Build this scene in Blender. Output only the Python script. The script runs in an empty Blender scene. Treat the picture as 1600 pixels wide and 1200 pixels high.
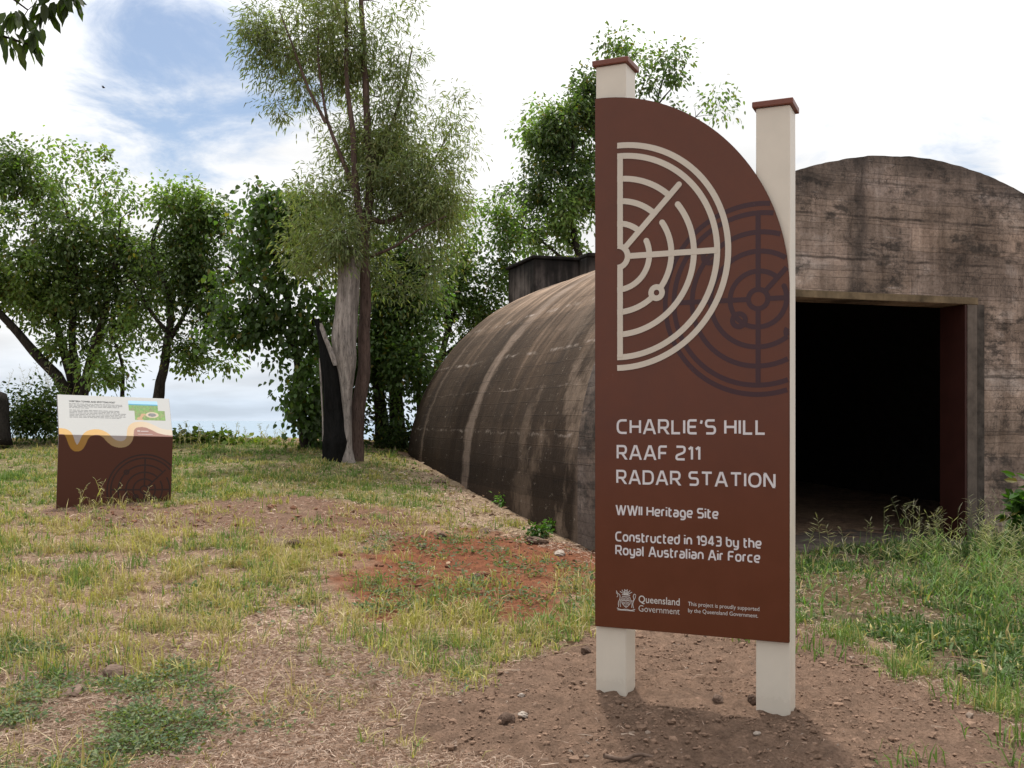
import bpy, bmesh, math, random
import numpy as np
from mathutils import Vector

# ------------------------------------------------------------------ camera, sky, sun, exposure
scene = bpy.context.scene
COL = scene.collection
EYE = 1.5
FPX, HX, HY = 1600.0, 800.0, 655.0
cam_d = bpy.data.cameras.new('camera')
cam = bpy.data.objects.new('camera', cam_d)
COL.objects.link(cam)
cam.location = (0, 0, EYE)
cam.rotation_euler = (math.radians(90), 0, 0)
cam_d.sensor_width = 36.0
cam_d.lens = 36.0
cam_d.shift_y = 55.0 / 1600.0
cam_d.clip_start = 0.05
cam_d.clip_end = 80000
scene.camera = cam

SUN_EL, SUN_AZ = math.radians(71), math.radians(-3)      # azimuth from +Y towards +X
sun_dir = Vector((math.sin(SUN_AZ) * math.cos(SUN_EL), math.cos(SUN_AZ) * math.cos(SUN_EL), math.sin(SUN_EL)))
sd = bpy.data.lights.new('sun', 'SUN')
sd.energy = 3.6
sd.angle = math.radians(2.4)
sd.color = (1.0, 0.95, 0.87)
sun = bpy.data.objects.new('sun', sd)
sun.rotation_euler = (-sun_dir).to_track_quat('-Z', 'Y').to_euler()
sun.location = (0, 0, 30)
COL.objects.link(sun)

world = bpy.data.worlds.new('World')
scene.world = world
world.use_nodes = True
WT = world.node_tree
WT.nodes.clear()


def build_world():
    N, L = WT.nodes, WT.links
    out = N.new('ShaderNodeOutputWorld')
    sky = N.new('ShaderNodeTexSky')
    sky.sky_type = 'NISHITA'
    sky.sun_disc = False
    sky.sun_elevation = SUN_EL
    sky.sun_rotation = SUN_AZ
    sky.air_density = 1.0
    sky.dust_density = 1.0
    bg = N.new('ShaderNodeBackground')
    bg.inputs[1].default_value = 0.13
    L.new(sky.outputs[0], bg.inputs[0])
    tc = N.new('ShaderNodeTexCoord')
    sep = N.new('ShaderNodeSeparateXYZ')
    L.new(tc.outputs['Generated'], sep.inputs[0])

    def math_n(op, a, b=None, clamp=False):
        m = N.new('ShaderNodeMath')
        m.operation = op
        m.use_clamp = clamp
        for i, v in enumerate((a, b)):
            if v is None:
                continue
            if isinstance(v, (int, float)):
                m.inputs[i].default_value = v
            else:
                L.new(v, m.inputs[i])
        return m.outputs[0]

    def mrange(v, a, b, c=0.0, d=1.0, smooth=True):
        m = N.new('ShaderNodeMapRange')
        m.interpolation_type = 'SMOOTHSTEP' if smooth else 'LINEAR'
        for i, x in zip((1, 2, 3, 4), (a, b, c, d)):
            m.inputs[i].default_value = x
        L.new(v, m.inputs[0])
        return m.outputs[0]

    # cloud layer: project the direction on a high plane so that clouds flatten toward the horizon
    zz = math_n('ADD', math_n('MAXIMUM', sep.outputs[2], 0.0), 0.18)
    px = math_n('DIVIDE', sep.outputs[0], zz)
    py = math_n('DIVIDE', sep.outputs[1], zz)
    cmb = N.new('ShaderNodeCombineXYZ')
    L.new(px, cmb.inputs[0])
    L.new(py, cmb.inputs[1])
    n1 = N.new('ShaderNodeTexNoise')
    n1.inputs['Scale'].default_value = 2.3
    n1.inputs['Detail'].default_value = 9
    n1.inputs['Roughness'].default_value = 0.62
    n1.inputs['Distortion'].default_value = 0.5
    L.new(cmb.outputs[0], n1.inputs['Vector'])

    def around(d, lo, hi):
        v = Vector(d).normalized()
        dp = N.new('ShaderNodeVectorMath')
        dp.operation = 'DOT_PRODUCT'
        nrm = N.new('ShaderNodeVectorMath')
        nrm.operation = 'NORMALIZE'
        L.new(tc.outputs['Generated'], nrm.inputs[0])
        L.new(nrm.outputs[0], dp.inputs[0])
        dp.inputs[1].default_value = v
        return mrange(dp.outputs['Value'], lo, hi)

    gap = around((-0.315, 1.0, 0.372), math.cos(0.20), math.cos(0.03))
    gap2 = around((0.43, 1.0, 0.262), math.cos(0.075), math.cos(0.01))
    gap3 = around((0.30, 1.0, 0.255), math.cos(0.05), math.cos(0.01))
    gap4 = around((-0.75, 0.2, 0.62), math.cos(0.5), math.cos(0.1))
    gaps = math_n('MAXIMUM', math_n('MAXIMUM', gap, math_n('MULTIPLY', gap2, 0.9)), math_n('MAXIMUM', math_n('MULTIPLY', gap3, 0.5), gap4))
    lowc = mrange(sep.outputs[2], 0.02, 0.14, 0.5, 0.0)
    dens = math_n('ADD', lowc, math_n('SUBTRACT', math_n('ADD', math_n('MULTIPLY', n1.outputs[0], 2.1), 0.0), math_n('MULTIPLY', gaps, 0.74)))
    cover = mrange(dens, 0.10, 0.66, 0.07, 1.0)
    # pale blue veil low over the sea
    low = mrange(sep.outputs[2], 0.0, 0.10, 1.0, 0.0)
    n2 = N.new('ShaderNodeTexNoise')
    n2.inputs['Scale'].default_value = 3.0
    n2.inputs['Detail'].default_value = 4
    mp = N.new('ShaderNodeMapping')
    mp.inputs['Scale'].default_value = (1.0, 1.0, 14.0)
    L.new(tc.outputs['Generated'], mp.inputs[0])
    L.new(mp.outputs[0], n2.inputs['Vector'])
    low = math_n('MULTIPLY', low, mrange(n2.outputs[0], 0.3, 0.62, 0.72, 1.0))
    glow = math_n('POWER', around(sun_dir, 0.35, 1.0), 2.0)
    mixc = N.new('ShaderNodeMix')
    mixc.data_type = 'RGBA'
    mixc.inputs[6].default_value = (1.0, 1.0, 1.0, 1)
    mixc.inputs[7].default_value = (0.70, 0.80, 0.92, 1)
    L.new(low, mixc.inputs[0])
    n3 = N.new('ShaderNodeTexNoise')
    n3.inputs['Scale'].default_value = 1.6
    n3.inputs['Detail'].default_value = 6
    L.new(cmb.outputs[0], n3.inputs['Vector'])
    st = math_n('MULTIPLY', math_n('ADD', 1.0, math_n('MULTIPLY', glow, 1.6)), mrange(n3.outputs[0], 0.32, 0.62, 0.86, 1.06))
    cb = N.new('ShaderNodeBackground')
    L.new(mixc.outputs[2], cb.inputs[0])
    L.new(math_n('MULTIPLY', st, 1.0), cb.inputs[1])
    mx = N.new('ShaderNodeMixShader')
    L.new(cover, mx.inputs[0])
    L.new(bg.outputs[0], mx.inputs[1])
    L.new(cb.outputs[0], mx.inputs[2])
    L.new(mx.outputs[0], out.inputs[0])


build_world()
scene.view_settings.view_transform = 'Standard'
scene.view_settings.look = 'None'
scene.view_settings.exposure = 0.0
scene.view_settings.gamma = 1.0
scene.render.engine = 'CYCLES'
scene.cycles.max_bounces = 7
scene.cycles.diffuse_bounces = 4
scene.cycles.glossy_bounces = 3
scene.cycles.transmission_bounces = 4

rng = np.random.default_rng(7)
random.seed(7)


# ------------------------------------------------------------------ helpers
def lin(r, g, b):
    f = lambda c: (c / 255 / 12.92) if c / 255 <= 0.04045 else ((c / 255 + 0.055) / 1.055) ** 2.4
    return (f(r), f(g), f(b))


def tag(o, label=None, cat=None, group=None, kind=None):
    if label: o['label'] = label
    if cat: o['category'] = cat
    if group: o['group'] = group
    if kind: o['kind'] = kind
    return o


def link(name, me, mat=None, parent=None, loc=None):
    o = bpy.data.objects.new(name, me)
    COL.objects.link(o)
    if mat is not None and me is not None and len(me.materials) == 0:
        me.materials.append(mat)
    if parent is not None:
        o.parent = parent
    if loc is not None:
        o.location = loc
    return o


def empty(name, loc=(0, 0, 0), rz=0.0):
    o = bpy.data.objects.new(name, None)
    o.empty_display_size = 0.2
    COL.objects.link(o)
    o.location = loc
    o.rotation_euler = (0, 0, rz)
    return o


def np_mesh(name, V, faces, col=None, smooth=False, matidx=None):
    """faces: list of int arrays (n,k)"""
    me = bpy.data.meshes.new(name)
    V = np.asarray(V, np.float32)
    me.vertices.add(len(V))
    me.vertices.foreach_set('co', V.ravel())
    faces = [np.asarray(f, np.int32) for f in faces if len(f)]
    nl = sum(f.size for f in faces)
    npoly = sum(len(f) for f in faces)
    me.loops.add(nl)
    me.polygons.add(npoly)
    me.loops.foreach_set('vertex_index', np.concatenate([f.ravel() for f in faces]))
    tot = np.concatenate([np.full(len(f), f.shape[1], np.int32) for f in faces])
    start = np.concatenate([[0], np.cumsum(tot)[:-1]]).astype(np.int32)
    me.polygons.foreach_set('loop_start', start)
    me.polygons.foreach_set('loop_total', tot)
    me.polygons.foreach_set('use_smooth', np.full(npoly, bool(smooth)))
    if matidx is not None:
        me.polygons.foreach_set('material_index', np.asarray(matidx, np.int32))
    me.update(calc_edges=True)
    if col is not None:
        a = me.color_attributes.new('Col', 'FLOAT_COLOR', 'POINT')
        c = np.ones((len(V), 4), np.float32)
        c[:, :3] = col
        a.data.foreach_set('color', c.ravel())
    return me


class Acc:
    """accumulates vertices / faces / colours"""
    def __init__(self):
        self.V, self.F3, self.F4, self.C, self.n = [], [], [], [], 0

    def add(self, V, F, C=None):
        V = np.asarray(V, float)
        F = np.asarray(F, int) + self.n
        (self.F3 if F.shape[1] == 3 else self.F4).append(F)
        self.V.append(V)
        if C is not None:
            self.C.append(np.broadcast_to(np.asarray(C, float), (len(V), 3)))
        self.n += len(V)

    def mesh(self, name, smooth=False):
        fs = []
        if self.F3: fs.append(np.concatenate(self.F3))
        if self.F4: fs.append(np.concatenate(self.F4))
        return np_mesh(name, np.concatenate(self.V), fs, np.concatenate(self.C) if self.C else None, smooth)

    def build(self, name, mat, parent=None, smooth=False):
        return link(name, self.mesh(name, smooth), mat, parent)


def box_v(x0, x1, y0, y1, z0, z1):
    V = [(x0, y0, z0), (x1, y0, z0), (x1, y1, z0), (x0, y1, z0), (x0, y0, z1), (x1, y0, z1), (x1, y1, z1), (x0, y1, z1)]
    F = [(3, 2, 1, 0), (4, 5, 6, 7), (0, 1, 5, 4), (1, 2, 6, 5), (2, 3, 7, 6), (3, 0, 4, 7)]
    return V, F


def bevel_mesh(me, w, seg=2):
    bm = bmesh.new()
    bm.from_mesh(me)
    bmesh.ops.bevel(bm, geom=bm.edges[:], offset=w, segments=seg, profile=0.5, affect='EDGES')
    bm.to_mesh(me)
    bm.free()


def hash2(ix, iy, seed):
    h = (ix.astype(np.int64) * 374761393 + iy.astype(np.int64) * 668265263 + seed * 1442695041) & 0xffffffff
    h = ((h ^ (h >> 13)) * 1274126177) & 0xffffffff
    h = h ^ (h >> 16)
    return (h & 0xffff) / 65535.0


def vnoise(x, y, seed=0):
    x = np.asarray(x, float)
    y = np.asarray(y, float)
    ix, iy = np.floor(x), np.floor(y)
    fx, fy = x - ix, y - iy
    fx = fx * fx * (3 - 2 * fx)
    fy = fy * fy * (3 - 2 * fy)
    a, b = hash2(ix, iy, seed), hash2(ix + 1, iy, seed)
    c, d = hash2(ix, iy + 1, seed), hash2(ix + 1, iy + 1, seed)
    return (a * (1 - fx) + b * fx) * (1 - fy) + (c * (1 - fx) + d * fx) * fy


def fbm(x, y, seed=0, oct=4, gain=0.5):
    s, a, t = 0, 1.0, 0
    for k in range(oct):
        s = s + a * vnoise(np.asarray(x) * 2 ** k, np.asarray(y) * 2 ** k, seed + k * 17)
        t += a
        a *= gain
    return s / t


def sstep(x, a, b):
    t = np.clip((np.asarray(x, float) - a) / (b - a), 0, 1)
    return t * t * (3 - 2 * t)


# ------------------------------------------------------------------ ground shape
LY = [-60, 0, 5.5, 8, 11.5, 17, 21, 22.5, 25, 30, 60, 150, 400]
LZ = [-0.4, -.05, .02, .2, .48, .82, 1.08, 1.08, .75, -.8, -14, -50, -90]
RY = [-60, 0, 5.2, 10.9, 12.5, 20, 26, 32, 60, 150, 400]
RZ = [-0.5, -.1, -.03, .03, .04, .25, .3, -1, -14, -50, -90]


def gz(X, Y):
    X = np.asarray(X, float)
    Y = np.asarray(Y, float)
    t = np.clip((X + 3.6) / 6.1, 0, 1)
    w = 0.5 * t + 0.5 * t * t * (3 - 2 * t)
    z = np.interp(Y, LY, LZ) * (1 - w) + np.interp(Y, RY, RZ) * w
    far = np.clip((np.abs(X) - 14) / 60, 0, 4)
    return z - far * far * 14


GYS = np.linspace(2.0, 40.0, 400)


def G(px, py):
    """point of the ground seen at photo pixel (px, py), as world x, y"""
    ys = GYS
    xs = (px - HX) / FPX * ys
    d = EYE + (HY - py) / FPX * ys - gz(xs, ys)
    below = np.nonzero(d <= 0)[0]
    if not len(below):
        return xs[-1], ys[-1]
    i = below[0]
    if i:
        t = d[i - 1] / (d[i - 1] - d[i])
        y = ys[i - 1] + t * (ys[i] - ys[i - 1])
        return (px - HX) / FPX * y, y
    return xs[i], ys[i]


def at(px, py, Y):
    return np.array([(px - HX) / FPX * Y, Y, EYE + (HY - py) / FPX * Y])


PCACHE = {}


def poly_sd(poly, X, Y):
    """signed distance (positive inside) to a ground polygon given in photo pixels"""
    key = tuple(poly[0]) + tuple(poly[-1])
    if key not in PCACHE:
        PCACHE[key] = np.array([G(*p) for p in poly])
    P = PCACHE[key]
    ins = np.zeros(X.shape, bool)
    dmin = np.full(X.shape, 1e9)
    for (ax, ay), (bx, by) in zip(P, np.roll(P, -1, 0)):
        cond = ((ay > Y) != (by > Y))
        xint = ax + (Y - ay) * (bx - ax) / (by - ay + 1e-12)
        ins ^= cond & (X < xint)
        dx, dy = bx - ax, by - ay
        t = np.clip(((X - ax) * dx + (Y - ay) * dy) / (dx * dx + dy * dy + 1e-12), 0, 1)
        dmin = np.minimum(dmin, np.hypot(X - ax - t * dx, Y - ay - t * dy))
    return np.where(ins, dmin, -dmin)


ZP = dict(
    dirt=[(560, 1150), (640, 1100), (720, 1085), (760, 1055), (860, 1022), (900, 990), (1100, 975), (1250, 985), (1330, 1010),
          (1420, 1065), (1520, 1110), (1640, 1150), (1750, 1290), (880, 1290), (820, 1195), (700, 1175), (600, 1165)],
    red=[(510, 915), (560, 870), (640, 845), (740, 830), (860, 848), (960, 868), (960, 970), (850, 990), (750, 975), (680, 958), (580, 958)],
    red2=[(1240, 895), (1330, 905), (1440, 925), (1450, 950), (1340, 948), (1240, 938)],
    brown=[(480, 780), (600, 790), (700, 830), (860, 865), (860, 890), (700, 880), (580, 850), (480, 840)],
    dirt2=[(40, 800), (120, 788), (300, 788), (470, 772), (510, 805), (520, 852), (400, 852), (330, 832), (200, 828), (80, 828)],
    straw=[(270, 1290), (320, 1130), (330, 1060), (370, 1000), (400, 930), (480, 950), (560, 1000), (620, 1060), (740, 1066), (640, 1110), (560, 1150),
           (640, 1180), (820, 1200), (900, 1290)],
    bank=[(640, 722), (720, 742), (800, 795), (860, 828), (950, 865), (950, 888), (860, 862), (770, 838), (700, 800), (650, 760)],
    greenr=[(1240, 880), (1330, 845), (1600, 800), (1760, 790), (1760, 1120), (1570, 1085), (1490, 1072), (1410, 1012), (1310, 985), (1240, 968)],
    weeds=[(-60, 1040), (80, 1008), (200, 1015), (290, 1045), (320, 1110), (335, 1200), (270, 1290), (-60, 1290)],
    back=[(-100, 690), (300, 690), (640, 712), (720, 760), (690, 800), (560, 788), (430, 768), (300, 785), (80, 790), (-100, 800)],
)


def zones(X, Y):
    X = np.asarray(X, float)
    Y = np.asarray(Y, float)
    wob = (fbm(X * 2.2, Y * 2.2, 5) - 0.5) * 0.55 + (fbm(X * 9, Y * 9, 6) - 0.5) * 0.2
    z = {}
    for k, p in ZP.items():
        soft = 0.12 if k in ('dirt', 'straw', 'weeds', 'greenr') else 0.25
        s = 2.2 if k == 'red' else 1.6 if k in ('brown', 'dirt2', 'back') else 1.0
        z[k] = sstep(poly_sd(p, X, Y) + wob * s * (0.5 if k == 'dirt' else 1), -soft, soft)
    return z


def relief(X, Y, zn):
    near = sstep(Y, 30, 20) * sstep(np.abs(X), 18, 11)
    d = zn['dirt']
    rel = (fbm(X * 1.3, Y * 1.3, 11) - .5) * .05 + (fbm(X * 5, Y * 5, 12) - .5) * .03
    clod = np.maximum(fbm(X * 13, Y * 13, 13, 3) - .5, 0) * .055 + (fbm(X * 24, Y * 24, 14, 2) - .5) * .040
    mound = 0.06 * np.exp(-(((X - .85) / 1.3) ** 2 + ((Y - 5.3) / .8) ** 2))
    bare = np.clip(zn['red'] + zn['dirt2'] + zn['brown'] * .6 + zn['red2'], 0, 1)
    return near * (rel * (1 - .4 * d) + d * (clod + mound * .5) + bare * clod * .5 + (1 - d) * (fbm(X * 16, Y * 16, 15, 2) - .5) * .02)


def gfull(X, Y):
    X = np.asarray(X, float)
    Y = np.asarray(Y, float)
    return gz(X, Y) + relief(X, Y, zones(X, Y))


# ------------------------------------------------------------------ materials
def new_mat(name):
    m = bpy.data.materials.new(name)
    m.use_nodes = True
    nt = m.node_tree
    nt.nodes.clear()
    out = nt.nodes.new('ShaderNodeOutputMaterial')
    return m, nt, out


def nd(nt, t, **kw):
    n = nt.nodes.new(t)
    for k, v in kw.items():
        if k.startswith('i_'):
            key = k[2:].replace('_', ' ')
            n.inputs[key].default_value = v
        else:
            setattr(n, k, v)
    return n


def ramp(nt, fac, stops, interp='LINEAR'):
    r = nt.nodes.new('ShaderNodeValToRGB')
    r.color_ramp.interpolation = interp
    el = r.color_ramp.elements
    while len(el) < len(stops):
        el.new(0.5)
    for e, (p, c) in zip(el, stops):
        e.position = p
        e.color = (*c, 1) if len(c) == 3 else c
    nt.links.new(fac, r.inputs[0])
    return r.outputs[0]


def mixrgb(nt, fac, a, b, mode='MIX'):
    m = nt.nodes.new('ShaderNodeMix')
    m.data_type = 'RGBA'
    m.blend_type = mode
    for idx, v in ((0, fac), (6, a), (7, b)):
        if isinstance(v, (int, float)):
            m.inputs[idx].default_value = v
        elif isinstance(v, tuple):
            m.inputs[idx].default_value = (*v, 1) if len(v) == 3 else v
        else:
            nt.links.new(v, m.inputs[idx])
    return m.outputs[2]


def mth(nt, op, a, b=0.0, clamp=False):
    m = nt.nodes.new('ShaderNodeMath')
    m.operation = op
    m.use_clamp = clamp
    for i, v in enumerate((a, b)):
        if isinstance(v, (int, float)):
            m.inputs[i].default_value = v
        else:
            nt.links.new(v, m.inputs[i])
    return m.outputs[0]


def noise(nt, vec, scale, detail=5, rough=0.6, dist=0.0):
    n = nd(nt, 'ShaderNodeTexNoise')
    n.inputs['Scale'].default_value = scale
    n.inputs['Detail'].default_value = detail
    n.inputs['Roughness'].default_value = rough
    n.inputs['Distortion'].default_value = dist
    if vec is not None:
        nt.links.new(vec, n.inputs['Vector'])
    return n.outputs[0]


def mapping(nt, vec, scale=(1, 1, 1), loc=(0, 0, 0)):
    m = nd(nt, 'ShaderNodeMapping')
    m.inputs['Scale'].default_value = scale
    m.inputs['Location'].default_value = loc
    nt.links.new(vec, m.inputs[0])
    return m.outputs[0]


def bump(nt, h, strength=0.5, dist=0.02):
    b = nd(nt, 'ShaderNodeBump')
    b.inputs['Strength'].default_value = strength
    b.inputs['Distance'].default_value = dist
    nt.links.new(h, b.inputs['Height'])
    return b.outputs[0]


def principled(nt, out, base, rough=0.8, spec=0.3, normal=None, metallic=0.0):
    p = nd(nt, 'ShaderNodeBsdfPrincipled')
    if isinstance(base, tuple):
        p.inputs['Base Color'].default_value = (*base, 1)
    else:
        nt.links.new(base, p.inputs['Base Color'])
    if isinstance(rough, (int, float)):
        p.inputs['Roughness'].default_value = rough
    else:
        nt.links.new(rough, p.inputs['Roughness'])
    p.inputs['Specular IOR Level'].default_value = spec
    p.inputs['Metallic'].default_value = metallic
    if normal is not None:
        nt.links.new(normal, p.inputs['Normal'])
    nt.links.new(p.outputs[0], out.inputs[0])
    return p


def paint(name, base, rough=0.45, spec=0.4, var=0.06, bumpk=0.03, streak=0.0):
    m, nt, out = new_mat(name)
    tc = nd(nt, 'ShaderNodeTexCoord')
    n = noise(nt, tc.outputs['Object'], 5.0, 6, 0.65)
    dark = tuple(c * (1 - var * 2) for c in base)
    lite = tuple(min(1, c * (1 + var)) for c in base)
    c = ramp(nt, n, [(0.3, dark), (0.7, lite)])
    if streak:
        v = noise(nt, mapping(nt, tc.outputs['Object'], (14, 14, 0.7)), 1.0, 4)
        c = mixrgb(nt, mth(nt, 'MULTIPLY', ramp(nt, v, [(0.5, (0, 0, 0)), (0.8, (1, 1, 1))]), streak), c, tuple(x * 0.62 for x in base))
    fine = noise(nt, tc.outputs['Object'], 220.0, 2)
    rr = mth(nt, 'ADD', mth(nt, 'MULTIPLY', n, 0.16), rough - 0.08)
    principled(nt, out, c, rr, spec, bump(nt, fine, bumpk, 0.002))
    return m


def leaf_mat(name, transl=0.35, gloss=0.25, rough=0.5):
    m, nt, out = new_mat(name)
    at_ = nd(nt, 'ShaderNodeAttribute', attribute_name='Col')
    p = nd(nt, 'ShaderNodeBsdfPrincipled')
    nt.links.new(at_.outputs['Color'], p.inputs['Base Color'])
    p.inputs['Roughness'].default_value = rough
    p.inputs['Specular IOR Level'].default_value = gloss
    tr = nd(nt, 'ShaderNodeBsdfTranslucent')
    tcol = mixrgb(nt, 1.0, at_.outputs['Color'], (1.3, 1.5, 0.5), 'MULTIPLY')
    nt.links.new(tcol, tr.inputs[0])
    mx = nd(nt, 'ShaderNodeMixShader')
    mx.inputs[0].default_value = transl
    nt.links.new(p.outputs[0], mx.inputs[1])
    nt.links.new(tr.outputs[0], mx.inputs[2])
    nt.links.new(mx.outputs[0], out.inputs[0])
    return m


def attr_mat(name, rough=0.85, spec=0.2, var=0.0, scale=30):
    m, nt, out = new_mat(name)
    a = nd(nt, 'ShaderNodeAttribute', attribute_name='Col')
    c = a.outputs['Color']
    nrm = None
    if var:
        tc = nd(nt, 'ShaderNodeTexCoord')
        n = noise(nt, tc.outputs['Object'], scale, 5)
        c = mixrgb(nt, 1.0, c, ramp(nt, n, [(0.25, (1 - var,) * 3), (0.75, (1 + var,) * 3)]), 'MULTIPLY')
        nrm = bump(nt, n, 0.5, 0.01)
    principled(nt, out, c, rough, spec, nrm)
    return m


def bark_mat(name, c0, c1, scale=6.0, zs=0.2, bumpk=0.7):
    m, nt, out = new_mat(name)
    tc = nd(nt, 'ShaderNodeTexCoord')
    v = mapping(nt, tc.outputs['Object'], (1, 1, zs))
    n = noise(nt, v, scale * 3, 7, 0.7, 0.4)
    n2 = noise(nt, tc.outputs['Object'], scale * 0.4, 3)
    c = ramp(nt, n, [(0.3, c0), (0.68, c1)])
    c = mixrgb(nt, 0.5, c, ramp(nt, n2, [(0.3, (0.5, 0.5, 0.5)), (0.7, (1.25, 1.2, 1.15))]), 'MULTIPLY')
    fine = noise(nt, mapping(nt, tc.outputs['Object'], (1, 1, zs * 1.6)), scale * 9, 6, 0.75, 0.3)
    c = mixrgb(nt, 0.8, c, ramp(nt, fine, [(0.36, (0.25, 0.24, 0.23)), (0.47, (1, 1, 1)), (0.7, (1.3, 1.28, 1.26))]), 'MULTIPLY')
    principled(nt, out, c, 0.9, 0.15, bump(nt, mth(nt, 'ADD', n, mth(nt, 'MULTIPLY', fine, .6)), bumpk, 0.03))
    return m


def rock_mat(name, c0, c1):
    m, nt, out = new_mat(name)
    tc = nd(nt, 'ShaderNodeTexCoord')
    n = noise(nt, tc.outputs['Object'], 18, 7, 0.7)
    c = ramp(nt, n, [(0.3, c0), (0.7, c1)])
    principled(nt, out, c, 0.92, 0.15, bump(nt, n, 0.8, 0.01))
    return m


M_CREAM = paint('cream_paint', (0.62, 0.57, 0.49), 0.42, 0.4, 0.03, 0.03)
_nt = M_CREAM.node_tree
_p = [n for n in _nt.nodes if n.type == 'BSDF_PRINCIPLED'][0]
_tc = nd(_nt, 'ShaderNodeTexCoord')
_sx = nd(_nt, 'ShaderNodeSeparateXYZ')
_nt.links.new(_tc.outputs['Object'], _sx.inputs[0])
_mud = ramp(_nt, mth(_nt, 'ADD', _sx.outputs[2], mth(_nt, 'MULTIPLY', noise(_nt, _tc.outputs['Object'], 38, 6, .75), -.16)), [(0.0, (.10, .10, .10)), (0.01, (.03, .03, .03)), (0.03, (0, 0, 0))])
_old = _p.inputs['Base Color'].links[0].from_socket
_nt.links.new(mixrgb(_nt, _mud, _old, (.19, .125, .088)), _p.inputs['Base Color'])
M_BROWN = paint('brown_panel_paint', (0.100, 0.0275, 0.0112), 0.24, 0.32, 0.05, 0.008)
M_CAP = paint('rust_red_paint', (0.16, 0.05, 0.032), 0.45, 0.4, 0.06)
M_EMBLEM = paint('stone_colour_paint', (0.54, 0.49, 0.42), 0.5, 0.3, 0.03)
M_GHOST = paint('purple_brown_print', (0.040, 0.012, 0.015), 0.25, 0.32, 0.03, 0.008)
M_LETTER = paint('silver_white_letters', (0.60, 0.58, 0.60), 0.5, 0.35, 0.03)
M_FINE = paint('pale_print', (0.52, 0.50, 0.48), 0.5, 0.3, 0.03)
M_LEAF = leaf_mat('leaf', 0.48, 0.36, 0.42)
M_LEAF2 = leaf_mat('thin_leaf', 0.40, 0.25, 0.5)
M_GRASS = leaf_mat('grass_blade', 0.30, 0.12, 0.65)
M_STRAW = attr_mat('dry_straw', 0.85, 0.12)
M_BARK_DARK = bark_mat('dark_bark', (0.012, 0.010, 0.008), (0.055, 0.045, 0.036))
M_BARK_RED = bark_mat('reddish_bark', (0.055, 0.036, 0.030), (0.15, 0.105, 0.09), 5, 0.12, 0.4)
M_BARK_GREY = bark_mat('weathered_grey_wood', (0.13, 0.112, 0.104), (0.44, 0.39, 0.365), 5, 0.11, 1.0)
M_CHAR = bark_mat('charred_wood', (0.003, 0.003, 0.003), (0.014, 0.013, 0.013), 8, 0.15, 1.0)
M_ROCK = rock_mat('brown_rock', (0.07, 0.045, 0.033), (0.22, 0.155, 0.12))
M_ROCKD = rock_mat('dark_rock', (0.045, 0.030, 0.023), (0.15, 0.098, 0.072))
M_ROCKP = rock_mat('pale_rock', (0.22, 0.18, 0.15), (0.42, 0.36, 0.31))


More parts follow.
